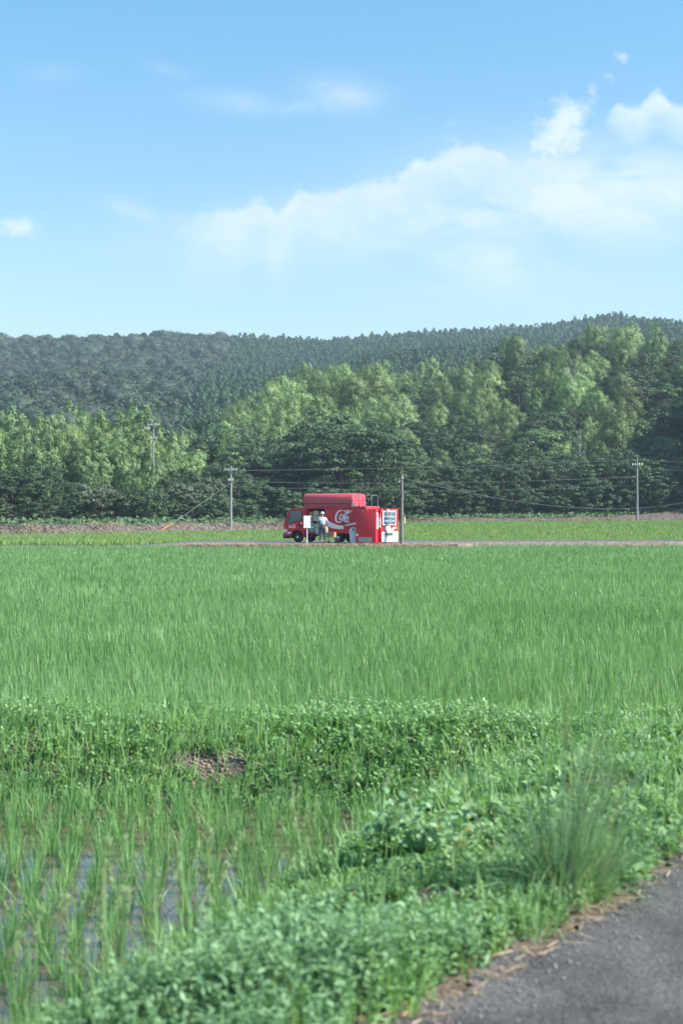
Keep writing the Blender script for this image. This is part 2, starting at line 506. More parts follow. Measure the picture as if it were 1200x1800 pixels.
M['skin'] = principled('skin', (0.42, 0.24, 0.17), 0.6, 0.3)
M['shirt'] = principled('shirt', (0.47, 0.51, 0.58), 0.85, 0.15, noise=(9, 0.06, 3))
M['trousers'] = principled('trousers', (0.055, 0.060, 0.075), 0.9, 0.15, noise=(9, 0.15, 3))
M['cap'] = principled('cap', (0.80, 0.80, 0.80), 0.8, 0.2)
M['hair'] = principled('hair', (0.02, 0.017, 0.015), 0.8, 0.2)
M['shoe'] = principled('shoe', (0.03, 0.03, 0.03), 0.7, 0.3)
M['cream'] = principled('cream', (0.68, 0.60, 0.44), 0.8, 0.2)
M['bark'] = principled('bark', (0.12, 0.10, 0.08), 0.95, 0.1, noise=(3, 0.3, 6))
M['deadwood'] = principled('deadwood', (0.34, 0.32, 0.29), 0.95, 0.1, noise=(3, 0.2, 4))
M['culm'] = principled('culm', (0.16, 0.20, 0.09), 0.6, 0.3, noise=(2, 0.25, 3))

def asphalt():
    m = bpy.data.materials.new('asphalt'); m.use_nodes = True
    nt = m.node_tree; N, L = nt.nodes, nt.links; b = N['Principled BSDF']
    tc = N.new('ShaderNodeTexCoord')
    v = N.new('ShaderNodeTexVoronoi'); v.inputs['Scale'].default_value = 120
    n = N.new('ShaderNodeTexNoise'); n.inputs['Scale'].default_value = 2.2; n.inputs['Detail'].default_value = 8
    n2 = N.new('ShaderNodeTexNoise'); n2.inputs['Scale'].default_value = 60; n2.inputs['Detail'].default_value = 3
    for t in (v, n, n2): L.new(tc.outputs['Object'], t.inputs['Vector'])
    r1 = N.new('ShaderNodeValToRGB'); r1.color_ramp.elements[0].color = (0.057, 0.056, 0.059, 1); r1.color_ramp.elements[1].color = (0.112, 0.110, 0.113, 1)
    r1.color_ramp.elements[0].position = .25; r1.color_ramp.elements[1].position = .75
    L.new(n.outputs['Fac'], r1.inputs[0])
    r2 = N.new('ShaderNodeValToRGB'); r2.color_ramp.elements[0].color = (0.55, 0.55, 0.56, 1); r2.color_ramp.elements[1].color = (1.6, 1.6, 1.55, 1)
    r2.color_ramp.elements[0].position = .32; r2.color_ramp.elements[1].position = .75
    L.new(v.outputs['Color'], r2.inputs[0])
    mx = N.new('ShaderNodeMix'); mx.data_type = 'RGBA'; mx.blend_type = 'MULTIPLY'; mx.inputs[0].default_value = .8
    L.new(r1.outputs[0], mx.inputs[6]); L.new(r2.outputs[0], mx.inputs[7])
    w = N.new('ShaderNodeTexNoise'); w.inputs['Scale'].default_value = 0.9; w.inputs['Detail'].default_value = 6; w.inputs['Distortion'].default_value = 1.2
    L.new(tc.outputs['Object'], w.inputs['Vector'])
    r3 = N.new('ShaderNodeValToRGB'); r3.color_ramp.elements[0].position = .38; r3.color_ramp.elements[0].color = (.78, .78, .80, 1); r3.color_ramp.elements[1].position = .62; r3.color_ramp.elements[1].color = (1.22, 1.20, 1.18, 1)
    L.new(w.outputs['Fac'], r3.inputs[0])
    m3 = N.new('ShaderNodeMix'); m3.data_type = 'RGBA'; m3.blend_type = 'MULTIPLY'; m3.inputs[0].default_value = 1
    L.new(mx.outputs[2], m3.inputs[6]); L.new(r3.outputs[0], m3.inputs[7])
    L.new(m3.outputs[2], b.inputs['Base Color'])
    b.inputs['Roughness'].default_value = 0.9; b.inputs['Specular IOR Level'].default_value = 0.25
    bp = N.new('ShaderNodeBump'); bp.inputs['Strength'].default_value = .7; bp.inputs['Distance'].default_value = .006
    L.new(v.outputs['Distance'], bp.inputs['Height']); L.new(bp.outputs[0], b.inputs['Normal'])
    return m
M['asphalt'] = asphalt()
M['far_asphalt'] = principled('far_asphalt', (0.13, 0.14, 0.155), 0.9, 0.2, noise=(1.5, 0.15, 6))

def water():
    m = bpy.data.materials.new('paddy_water'); m.use_nodes = True
    nt = m.node_tree; N, L = nt.nodes, nt.links; b = N['Principled BSDF']
    tc = N.new('ShaderNodeTexCoord')
    n = N.new('ShaderNodeTexNoise'); n.inputs['Scale'].default_value = 1.7; n.inputs['Detail'].default_value = 7
    L.new(tc.outputs['Object'], n.inputs['Vector'])
    rp = N.new('ShaderNodeValToRGB')
    rp.color_ramp.elements[0].color = (0.060, 0.050, 0.038, 1); rp.color_ramp.elements[1].color = (0.14, 0.112, 0.082, 1)
    L.new(n.outputs['Fac'], rp.inputs[0]); L.new(rp.outputs[0], b.inputs['Base Color'])
    b.inputs['Roughness'].default_value = 0.05
    b.inputs['IOR'].default_value = 1.33
    b.inputs['Coat Weight'].default_value = 0.35; b.inputs['Coat Roughness'].default_value = 0.02
    b.inputs['Coat IOR'].default_value = 1.4
    w = N.new('ShaderNodeTexNoise'); w.inputs['Scale'].default_value = 9; w.inputs['Detail'].default_value = 3
    L.new(tc.outputs['Object'], w.inputs['Vector'])
    bp = N.new('ShaderNodeBump'); bp.inputs['Strength'].default_value = .10; bp.inputs['Distance'].default_value = .01
    L.new(w.outputs['Fac'], bp.inputs['Height']); L.new(bp.outputs[0], b.inputs['Normal']); L.new(bp.outputs[0], b.inputs['Coat Normal'])
    return m
M['water'] = water()

leaf_mat('rice_leaf', [(0.10, 0.215, 0.085), (0.175, 0.33, 0.14), (0.32, 0.475, 0.25)], trans=.35, rough=.42, spec=.35,
         patch=(0.22, (0.12, 0.25, 0.085), .6))
leaf_mat('rice_leaf_pale', [(0.16, 0.27, 0.09), (0.22, 0.34, 0.12), (0.30, 0.40, 0.17)], trans=.35, patch=(0.08, (0.18, 0.31, 0.09), .6))
leaf_mat('paddy_leaf', [(0.09, 0.21, 0.08), (0.15, 0.31, 0.125), (0.29, 0.45, 0.20)], trans=.4, rough=.45, spec=.3)
leaf_mat('grass_leaf', [(0.15, 0.28, 0.12), (0.24, 0.41, 0.17), (0.38, 0.54, 0.28)], trans=.4, rough=.5, dead=.05, patch=(1.3, (0.13, 0.27, 0.12), .7))
leaf_mat('weed_leaf', [(0.13, 0.25, 0.11), (0.22, 0.37, 0.17), (0.36, 0.51, 0.29)], trans=.3, rough=.5, spec=.35, dead=.035, patch=(1.4, (0.18, 0.36, 0.13), .8))
leaf_mat('weed_leaf_blue', [(0.095, 0.205, 0.10), (0.18, 0.33, 0.165), (0.33, 0.49, 0.29)], trans=.25, rough=.5, spec=.4)
leaf_mat('tussock_leaf', [(0.09, 0.19, 0.10), (0.15, 0.28, 0.16), (0.28, 0.41, 0.26)], trans=.35, rough=.45, spec=.4, dead=.06)
leaf_mat('seed_head', [(0.28, 0.40, 0.20), (0.36, 0.47, 0.28), (0.45, 0.53, 0.36)], trans=.4)
leaf_mat('straw', [(0.30, 0.21, 0.14), (0.45, 0.34, 0.24), (0.58, 0.47, 0.35)], trans=.2)
leaf_mat('bamboo_leaf', [(0.09, 0.165, 0.065), (0.185, 0.285, 0.115), (0.31, 0.41, 0.18)], trans=.16, objvar=.38)
leaf_mat('bamboo_leaf_pale', [(0.10, 0.18, 0.085), (0.17, 0.265, 0.12), (0.28, 0.38, 0.19)], trans=.2, objvar=.2)
leaf_mat('broad_leaf', [(0.035, 0.072, 0.036), (0.060, 0.108, 0.055), (0.105, 0.155, 0.085)], trans=.2, spec=.3, rough=.55, objvar=.2)
leaf_mat('broad_leaf_grey', [(0.06, 0.085, 0.055), (0.10, 0.13, 0.085), (0.16, 0.19, 0.13)], trans=.2, spec=.4, objvar=.15)
leaf_mat('mid_leaf', [(0.055, 0.105, 0.050), (0.095, 0.160, 0.075), (0.16, 0.235, 0.12)], trans=.18, spec=.25, objvar=.3)
leaf_mat('oak_leaf', [(0.038, 0.058, 0.028), (0.062, 0.085, 0.040), (0.095, 0.115, 0.06)], trans=.2, spec=.4, objvar=.2)
leaf_mat('rust_leaf', [(0.11, 0.115, 0.06), (0.18, 0.16, 0.085), (0.25, 0.205, 0.12)], trans=.3, objvar=.2)
leaf_mat('far_leaf', [(0.026, 0.052, 0.034), (0.042, 0.074, 0.046), (0.066, 0.096, 0.062)], trans=.1, spec=.15, patch=(0.02, (0.072, 0.074, 0.056), .6))
leaf_mat('conifer_leaf', [(0.022, 0.056, 0.030), (0.034, 0.078, 0.038), (0.052, 0.104, 0.048)], trans=.1, spec=.12)

# ------------------------------------------------------------------ ground and setting
def grid_mesh(name, xs, ys, zf, mat, kind='structure'):
    X, Y = np.meshgrid(xs, ys)
    Z = zf(X, Y) if callable(zf) else np.full_like(X, zf)
    V = np.stack([X, Y, Z], -1).reshape(-1, 3)
    nx, ny = len(xs), len(ys)
    i = np.arange(nx * ny).reshape(ny, nx)
    Fc = np.stack([i[:-1, :-1], i[:-1, 1:], i[1:, 1:], i[1:, :-1]], -1).reshape(-1, 4)
    o = link_mesh(name, np_mesh(name, V, Fc), mat, smooth=True)
    if kind: o['kind'] = kind
    return o

def terrain_z(x, y):
    far = far_z(x, y)
    fy = foot_y(x)
    lo = -0.80
    t = sstep(0, 3.5, y - fy - 1.0)
    z = np.where(y > fy + 1.0, lo + (far - 0.06 - lo) * t, lo)
    return z
xs = np.concatenate([np.linspace(-1300, -160, 40), np.linspace(-150, 150, 151), np.linspace(160, 1300, 40)])
ys = np.concatenate([np.linspace(-400, 80, 20), np.linspace(90, 400, 200), np.linspace(406, 1500, 110)])
grid_mesh('ground', xs, ys, terrain_z, M['forest_floor'])

# the lane the camera stands on: a strip whose paddy-side edge crumbles
def strip(name, s0, s1, ns, cols, zf, mat):
    """grid in lane coordinates: s along the edge, columns give offset (paddy side positive)"""
    S = np.linspace(s0, s1, ns); 
    V = []
    for s_ in S:
        for j, c in enumerate(cols):
            d = c(s_) if callable(c) else c
            p = E0 + ED * s_ + EN * d
            V.append((p[0], p[1], zf(s_, d)))
    nc = len(cols)
    i = np.arange(ns * nc).reshape(ns, nc)
    Fc = np.stack([i[:-1, :-1], i[1:, :-1], i[1:, 1:], i[:-1, 1:]], -1).reshape(-1, 4)
    o = link_mesh(name, np_mesh(name, np.array(V), Fc), mat, smooth=True); o['kind'] = 'structure'
    return o
def edge_wob(s_): return 0.05 * math.sin(s_ * 3.1) + 0.035 * math.sin(s_ * 9.7 + 1) + 0.02 * math.sin(s_ * 23 + 2) + 0.012 * math.sin(s_ * 51)
strip('road', -9, 30, 900, [-4.2, -2.0, -0.5, lambda s_: edge_wob(s_)], lambda s_, d: 0.004, M['asphalt'])

def verge_k(s_): return np.clip(.88 + .15 * np.asarray(s_, dtype=float), .85, 1.7)
def verge_z(s_, d):
    if d > .25: d = .25 + (d - .25) / float(verge_k(s_))
    z = np.interp(d, [-6, -4.1, 0, .25, 0.9, 1.35, 2.1, 2.6], [-.3, -.02, -0.008, -0.02, -.08, -.22, -.66, -.7])
    amp = float(sstep(0.1, .5, d)) * .035
    return z + amp * math.sin(s_ * 4.1 + d * 3) + amp * .6 * math.sin(s_ * 11 + d * 7)
strip('verge', -9, 30, 300, [-6, -4.1] + list(np.linspace(0 - .3, 4.0, 34)), verge_z, M['soil'])

def bund_z(x, y):
    d = y - bund_y(x)
    top = -0.16 + 0.03 * fbm(x, y, 2.2, 5, 3)
    z = np.interp(d, [-1.7, -1.3, -.85, -.38, .42, .7, 1.0], [-.72, -.66, -.36, 0, 0, -.25, -.6])
    return np.where(z == 0, 0, z) + np.where(z > -.3, top * (1 + z / .3), top * 0) + np.where(z <= -.3, 0.03 * fbm(x, y, 6, 8, 3), 0)
V_x = np.linspace(-14, 7, 260)
bd = np.linspace(-1.7, 1.0, 42)
XX, DD = np.meshgrid(V_x, bd)
YY = DD + bund_y(XX)
ZZ = bund_z(XX, YY)
ii = np.arange(XX.size).reshape(XX.shape)
o = link_mesh('levee', np_mesh('levee', np.stack([XX, YY, ZZ], -1).reshape(-1, 3),
    np.stack([ii[:-1, :-1], ii[:-1, 1:], ii[1:, 1:], ii[1:, :-1]], -1).reshape(-1, 4)), M['soil'], smooth=True)
o['kind'] = 'structure'

grid_mesh('paddy_bed', np.linspace(-12, 6, 3), np.linspace(-6, 12.0, 3), -0.68, M['soil'])
o = grid_mesh('paddy_water', np.linspace(-12, 6, 3), np.linspace(-6, 11.6, 3), -0.60, M['water'])
grid_mesh('field', np.linspace(-60, 60, 3), np.linspace(11.0, 80.5, 3), -0.66, M['mud_dark'])

# lane on which the truck stands, its gravel shoulder and pull-off
def poly_sheet(name, pts, z, mat):
    b = MB(); b.flat([(x, y, z) for x, y in pts]); o = b.build(name, mat); o['kind'] = 'structure'; return o
def lane_z(x): return -0.30 * (1 - sstep(-13.5, -8, x))
def slab(name, front, back, top, mat):
    X = np.concatenate([np.linspace(-90, -25, 8), np.linspace(-22, -4, 16), np.linspace(0, 90, 20)])
    V = []; 
    for x in X:
        f, k = front(x), back(x)
        V += [(x, f, -.6), (x, f, top + lane_z(x)), (x, k, top + lane_z(x)), (x, k, -.6)]
    n_ = len(X); Fq = [[i * 4 + j, (i + 1) * 4 + j, (i + 1) * 4 + j + 1, i * 4 + j + 1] for i in range(n_ - 1) for j in range(3)]
    o = link_mesh(name, np_mesh(name, np.array(V, float), np.array(Fq)), mat); o['kind'] = 'structure'
slab('road_shoulder', lambda x: 77.0 + (x + 90) * 3 / 180, lambda x: 85 + (x + 90) * 10 / 180, -0.03, M['dry_verge'])
slab('farm_road', lambda x: 78.6 + (x + 90) * 4.2 / 180, lambda x: 83.4 + (x + 90) * 6.2 / 180, -0.012, M['far_asphalt'])
poly_sheet('parking_apron', [(-4.6, 76.25), (3.6, 76.05), (5.4, 77.5), (5.4, 81.2), (-4.8, 81.0)], 0.0, M['far_asphalt'])
b = MB(); b.prism([(-8.2, 75.7), (6.2, 75.95), (7.2, 78.2), (-8.6, 77.9)], -0.5, -0.012, 'z')
o = b.build('apron_fill', M['dry_verge']); o['kind'] = 'structure'
def f2z(x, y): return field2_z(x, y)
grid_mesh('second_field', np.linspace(-110, 110, 60), np.linspace(84, 204, 60), f2z, M['mud_dark'])

# dirt bank behind the second field
bx = np.linspace(-120, 125, 420); bdd = np.array([-0.6, 0.0, .5, 1.0, 1.8, 2.6, 4.0, 7.0])
XX, DD = np.meshgrid(bx, bdd)
YY = DD + foot_y(XX)
g = f2z(XX, YY); topz = far_z(XX, YY)
tt = np.interp(DD, [-0.6, 0, .5, 1.0, 1.8, 2.6, 4, 7], [-.2, 0, .30, .62, .9, 1.0, 1, 1])
ZZ = g + (topz - g) * tt + 0.10 * fbm(XX, YY, 1.1, 4, 4) * (DD > 0) * (DD < 5)
ii = np.arange(XX.size).reshape(XX.shape)
o = link_mesh('bank', np_mesh('bank', np.stack([XX, YY, ZZ], -1).reshape(-1, 3),
    np.stack([ii[:-1, :-1], ii[:-1, 1:], ii[1:, 1:], ii[1:, :-1]], -1).reshape(-1, 4)), M['dirt_bank'], smooth=True)
o['kind'] = 'structure'

# ------------------------------------------------------------------ crops and weeds (stuff)
def clumps_xy(y0, y1, dx, dy, xmul=0.32, ang=0.06, jit=.25):
    pts = []
    n_r = int((y1 - y0) / dy)
    for i in range(n_r):
        y = y0 + (i + .5) * dy
        hw = y * xmul + 1 + 3.0 * (y < 30)
        x = np.arange(-hw, hw, dx) + rng.uniform(0, .1)
        p = np.stack([x, np.full_like(x, y)], -1)
        p += rng.normal(0, jit * min(dx, dy), p.shape)
        pts.append(p)
    p = np.concatenate(pts)
    c, s_ = math.cos(ang), math.sin(ang)
    return p

def tufts(S_, xy, z, nb, h, w, lean=.28, seg=3, spread=.03, hv=.2, wind=(0.06, 0), droop=.15, fold=0.0, rbase=None, culm=0.0):
    n = len(xy); N_ = n * nb
    base = np.repeat(np.column_stack([xy, np.broadcast_to(z, n)]), nb, 0)
    a = rng.uniform(0, 2 * PI, N_); rr = rng.uniform(0, 1, N_) ** .7
    base[:, 0] += np.cos(a) * rr * spread; base[:, 1] += np.sin(a) * rr * spread
    ln = np.abs(rng.normal(0, lean, N_)) + 0.03
    D = np.column_stack([np.cos(a) * ln + wind[0], np.sin(a) * ln + wind[1], np.ones(N_)])
    hh = np.repeat(np.broadcast_to(h, n) * rng.uniform(1 - hv * .5, 1 + hv * .5, n), nb) * rng.uniform(.6, 1.08, N_)
    ww = w * rng.uniform(.7, 1.25, N_)
    if culm:      # leaves leave the culm at different heights
        up_ = rng.uniform(0, culm, N_) * (rng.random(N_) < .8)
        base[:, 2] += up_ * hh; base[:, :2] += D[:, :2] * (up_ * hh)[:, None] * .6
        hh = hh * (1 - up_ * 1.0)
    dr = droop * rng.uniform(0, 2.2, N_) * (0.4 + ln * 2)
    r = np.clip(np.repeat(rng.random(n) if rbase is None else rbase, nb) * .35 + rng.random(N_) * .65, 0, 1)
    S_.add(*ribbons(base, D, hh, ww, dr, seg, 'blade', roll=rng.uniform(-1.2, 1.2, N_), rnd=r, fold=fold))

# big rice field
S = Soup()
def fieldheight(xy): return 0.50 + 0.035 * fbm(xy[:, 0], xy[:, 1], .8, 12, 3)
for (y0, y1, dx, dy, nb, w, seg) in [(11.6, 19, .16, .24, 42, .0065, 3), (19, 30, .17, .26, 32, .0085, 3), (30, 48, .20, .28, 22, .013, 2), (48, 79.6, .25, .32, 17, .019, 2)]:
    xy = clumps_xy(y0, y1, dx, dy)
    xy = xy[xy[:, 1] > bund_y(xy[:, 0]) + .62]
    if y1 > 75:
        X_, Y_ = xy[:, 0], xy[:, 1]
        lim = np.where(X_ < -8.5, 78.2, np.where(X_ < .3, 75.5, np.where(X_ < 7.4, 75.95, 76.9 + (X_ + 90) * 3 / 180)))
        xy = xy[Y_ < lim]
    tufts(S, xy, -0.54, nb, fieldheight(xy), w, lean=.24, seg=seg, spread=.07 if y0 < 30 else .12, wind=(-.03, 0), droop=.10, culm=.72)
tag(S.obj('rice_crop', MATS['rice_leaf']), 'dense knee-high green rice filling the wide field before the truck', 'rice crop', kind='stuff')

# second, paler field behind the lane
S = Soup()
xs_, ys_ = [], []
for y in np.concatenate([np.arange(85.5, 120, .5), np.arange(120, 200, .8)]):
    hw = min(y * .36, 70)
    x = np.arange(-hw, hw, .45 if y < 120 else .6); x = x + rng.normal(0, .12, len(x))
    xs_.append(x); ys_.append(y + rng.normal(0, .12, len(x)))
xy = np.column_stack([np.concatenate(xs_), np.concatenate(ys_)])
lane_top = 83.4 + (xy[:, 0] + 90) * (89.6 - 83.4) / 180 + 1.6
xy = xy[(xy[:, 1] > lane_top) & (xy[:, 1] < foot_y(xy[:, 0]) - .4)]
tufts(S, xy, f2z(xy[:, 0], xy[:, 1]), 9, .40, .055, lean=.25, seg=2, spread=.22, droop=.1)
tag(S.obj('young_rice', MATS['rice_leaf_pale']), 'paler low rice in the field between the lane and the dirt bank', 'rice crop', kind='stuff')

# flooded paddy by the lane: planted hills of rice
S = Soup()
pts = []
ra = R(6); rd = np.array([-math.sin(ra), math.cos(ra)]); rp_ = np.array([math.cos(ra), math.sin(ra)])
for i in range(-44, 30):
    for j in range(-6, 62):
        p = np.array([0, 4.6]) + rp_ * (i * .172) + rd * (j * .235) + rng.normal(0, .030, 2)
        sl_ = float((p - E0) @ ED)
        if lane_d(p[0], p[1]) < .25 + 1.5 * float(verge_k(sl_)) or p[1] > bund_y(p[0]) - 1.2: continue
        if abs(p[0]) > p[1] * .34 + 3 or p[1] < 3.2: continue
        if rng.random() < .04: continue
        pts.append(p)
pts = np.array(pts)
far_ = sstep(5, 10, pts[:, 1])
tufts(S, pts, -0.62, 36, .275, .0056, lean=.31, seg=4, spread=.032, hv=.5, wind=(-.02, .02), droop=.28, culm=.2)
tag(S.obj('rice_seedlings', MATS['paddy_leaf']), 'upright rice seedlings planted in rows in the flooded muddy paddy', 'rice seedlings', kind='stuff')

# levee weeds
def leafy(S_, xy, z, h, nst, nl, ll, lw, out=.5, updir=1.0, fold=.12, seg=3, pitch=.35, rb=None):
    """bushy weeds: stems spread from each point and carry leaves all round"""
    n = len(xy)
    A = rng.uniform(0, 2 * PI, (n, nst)); O = rng.uniform(.1, 1, (n, nst)) * out
    sd_ = nrm(np.stack([np.cos(A) * O, np.sin(A) * O, np.full_like(A, updir)], -1))
    sl = (np.broadcast_to(h, n)[:, None] * rng.uniform(.55, 1.1, (n, nst)))
    base = np.column_stack([xy, np.broadcast_to(z, n)])[:, None, :] + rng.normal(0, .012, (n, nst, 3)) * [1, 1, 0]
    # stems
    r_ = np.repeat(rng.random(n) if rb is None else rb, nst)
    S_.add(*ribbons(base.reshape(-1, 3), sd_.reshape(-1, 3), sl.ravel(), np.full(n * nst, lw * .10 + .001), np.full(n * nst, .06), 2, 'x', rnd=r_ * .4))
    t = (np.arange(nl) + .8) / nl
    t = t[None, None, :] * np.ones((n, nst, 1)) + rng.normal(0, .04, (n, nst, nl))
    P = base[:, :, None, :] + sd_[:, :, None, :] * sl[:, :, None, None] * t[..., None]
    P[..., 2] -= .06 * sl[:, :, None] * t ** 2.2
    la = rng.uniform(0, 2 * PI, (n, nst, nl))
    D = np.stack([np.cos(la), np.sin(la), pitch + rng.normal(0, .25, la.shape) + .3 * t], -1)
    D = D + sd_[:, :, None, :] * .25
    k = n * nst * nl
    lsz = rng.uniform(.6, 1.15, k) * (1.08 - .35 * t.ravel())
    r2 = np.clip(np.repeat(r_, nl) * .4 + rng.random(k) * .6, 0, 1)
    S_.add(*ribbons(P.reshape(-1, 3), D.reshape(-1, 3), ll * lsz, lw * lsz, rng.uniform(0, .5, k), seg, 'leaf', roll=rng.normal(0, .35, k), rnd=r2, fold=fold))

def bund_pts(n, x0, x1, d0, d1):
    x = rng.uniform(x0, x1, n); d = rng.uniform(d0, d1, n); y = bund_y(x) + d
    return np.column_stack([x, y]), bund_z(x, y)
def keep(xy, z, m): return xy[m], z[m]

S = Soup()
xy, z = bund_pts(7800, -8.0, 6.0, -1.28, .60)
bare = fbm(xy[:, 0], xy[:, 1], 1.5, 21, 3)
bare_spot = (np.abs(xy[:, 0] + 1.0) < .30 + .15 * bare) & (np.abs(xy[:, 1] - bund_y(xy[:, 0]) + .88) < .12 + .1 * bare)
rightish = sstep(-2.6, .2, xy[:, 0])
m = (rng.random(len(xy)) < .10 + .55 * rightish + .25 * sstep(1.2, 2.2, xy[:, 0])) & (lane_d(xy[:, 0], xy[:, 1]) > .1) & ~(bare_spot & (rng.random(len(xy)) < .92)) & (bare > -.95)
xy, z = keep(xy, z, m)
big = rng.random(len(xy)) < np.clip(.55 + .9 * fbm(xy[:, 0], xy[:, 1], 1.1, 91, 2) + .35 * sstep(-.5, 1.5, xy[:, 0]), .15, .95)
leafy(S, xy[big], z[big], .15 + .08 * fbm(xy[big, 0], xy[big, 1], 2.6, 3, 2), 4, 7, .058, .034, out=.8)
leafy(S, xy[~big], z[~big], .11 + .05 * fbm(xy[~big, 0], xy[~big, 1], 2.6, 3, 2), 5, 9, .036, .016, out=.9)
tag(S.obj('levee_weeds', MATS['weed_leaf']), 'thick mat of small-leaved green weeds covering the levee between the fields', 'weeds', kind='stuff')

S = Soup()
xy, z = bund_pts(7200, -8.0, 6.0, -1.36, .6)
bare_spot = (np.abs(xy[:, 0] + 1.0) < .28) & (np.abs(xy[:, 1] - bund_y(xy[:, 0]) + .88) < .10)
leftish = 1 - sstep(-2.4, .8, xy[:, 0])
low = (xy[:, 1] - bund_y(xy[:, 0]) < -.35)
m = (rng.random(len(xy)) < .22 + .35 * (fbm(xy[:, 0], xy[:, 1], 1.2, 66, 2) > 0) + .75 * leftish + .45 * low) & (lane_d(xy[:, 0], xy[:, 1]) > .1) & ~(bare_spot & (rng.random(len(xy)) < .9))
xy, z = keep(xy, z, m)
tufts(S, xy, z, 13, .215, .0095, lean=.6, seg=4, spread=.05, hv=.8, droop=.5)
tag(S.obj('levee_grass', MATS['grass_leaf']), 'bright long-bladed grass along the levee and its muddy lower edge', 'grass', kind='stuff')

# verge weeds
def verge_pts(n, s0, s1, d0, d1):
    s_ = rng.uniform(s0, s1, n); d = rng.uniform(d0, d1, n); dn_ = d
    d = np.where(d > .25, .25 + (d - .25) * verge_k(s_), d)
    p = E0[None] + ED[None] * s_[:, None] + EN[None] * d[:, None]
    z = np.array([verge_z(a, b_) for a, b_ in zip(s_, d)])
    return p, z, s_, dn_
S = Soup()
p, z, s_, d = verge_pts(3800, -3.2, 9.5, .0, 1.62)
patchy = fbm(p[:, 0], p[:, 1], 1.6, 31, 3)
grassy = sstep(.1, -.5, s_) * 0 + (1 - sstep(-.9, -.1, s_)) * sstep(.45, .75, d)
m = (rng.random(len(d)) > grassy * .8) & (d > .03 + .09 * patchy) & (rng.random(len(d)) < np.where(d < .3, .55, .9))
p, z, s_, d = p[m], z[m], s_[m], d[m]
hump = .10 + .11 * np.exp(-((s_ - .1) / .9) ** 2) * np.exp(-((d - .45) / .35) ** 2) + .05 * np.clip(fbm(p[:, 0], p[:, 1], 2.5, 33, 2), -1, 1)
v1 = fbm(p[:, 0], p[:, 1], 1.5, 92, 2) > 0
v2 = v1 & (rng.random(len(p)) < .35); v1 = v1 & ~v2
leafy(S, p[v2], z[v2], hump[v2] * 1.15, 3, 5, .088, .044, out=.8, fold=.14, seg=4)
leafy(S, p[v1], z[v1], hump[v1], 5, 8, .060, .027, out=.75, fold=.15, seg=4)
v1 = v1 | v2
leafy(S, p[~v1], z[~v1], hump[~v1] * 1.1, 6, 10, .040, .016, out=.7, fold=.12, seg=3)
tag(S.obj('verge_weeds', MATS['weed_leaf']), 'leafy green weeds sprawling over the roadside verge', 'weeds', kind='stuff')

S = Soup()
p, z, s_, d = verge_pts(900, -1.6, 1.6, .08, 1.2)
m = np.exp(-((s_ - .0) / .80) ** 4) * np.exp(-((d - .52) / .40) ** 4) > rng.random(len(s_))
p, z, s_, d = p[m], z[m], s_[m], d[m]
leafy(S, p, z, .24 * (.55 + .5 * np.exp(-((s_ - .1) / .7) ** 2)) + .05 * rng.random(len(p)), 5, 12, .048, .018, out=.45, fold=.15, seg=4, pitch=.2)
tag(S.obj('mugwort_patch', MATS['weed_leaf_blue']), 'low mound of blue-green mugwort at the edge of the near asphalt', 'weeds', kind='stuff')

S = Soup()
p, z, s_, d = verge_pts(2900, -3.4, 10, .04, 1.72)
m = rng.random(len(d)) < np.where(d < .4, .35, .28 + .65 * sstep(.9, 1.5, d))
m = m | (rng.random(len(d)) < .75 * sstep(3.2, 4.5, s_)) | ((s_ < -.1) & (d > .5))
p, z = p[m], z[m]
tufts(S, p, z, 14, .21, .009, lean=.55, seg=4, spread=.05, hv=.9, droop=.45, wind=(.02, 0))
tag(S.obj('verge_grass', MATS['grass_leaf']), 'fresh green grass blades standing among the roadside weeds', 'grass', kind='stuff')

# green foxtail: stems with fuzzy heads
S = Soup(); SH = Soup()
p, z, s_, d = verge_pts(560, -2.6, 7.5, .4, 1.6)
m = (rng.random(len(d)) < .05 + .16 * (s_ < .6) * (d > .7)) | ((s_ > 4) & (rng.random(len(d)) < .08))
p, z = p[m], z[m]
p2, z2, _, _ = verge_pts(34, -.9, 1.6, .85, 1.45)
p, z = np.concatenate([p, p2]), np.concatenate([z, z2]); n = len(p)
H = rng.uniform(.28, .50, n); H[-34:] = rng.uniform(.38, .58, 34)
D = np.column_stack([rng.normal(.02, .16, n), rng.normal(0, .16, n), np.ones(n)])
b3 = np.column_stack([p, z])
S.add(*ribbons(b3, D, H, np.full(n, .0035), np.full(n, .03), 3, 'x'))
Dn = nrm(D); tipp = b3 + Dn * H[:, None]; tipp[:, 2] -= .03 * H
nh = 90
t = rng.random((n, nh)); hl = rng.uniform(.06, .105, n)
P = tipp[:, None, :] + (Dn[:, None, :] + np.array([.25, 0, -.1]) * t[..., None]) * (t * hl[:, None])[..., None]
P = P + 0
dd = rng.normal(0, 1, (n, nh, 3)); dd[..., 2] += .6
SH.add(*ribbons(P.reshape(-1, 3), dd.reshape(-1, 3), rng.uniform(.009, .017, n * nh), np.full(n * nh, .0040), np.zeros(n * nh), 1, 'x'))
tag(S.obj('foxtail_stems', MATS['grass_leaf']), 'thin upright stems of foxtail grass on the verge slope', 'grass', kind='stuff')
tag(SH.obj('foxtail_heads', MATS['seed_head']), 'pale fuzzy seed heads of foxtail grass above the verge', 'seed heads', kind='stuff')

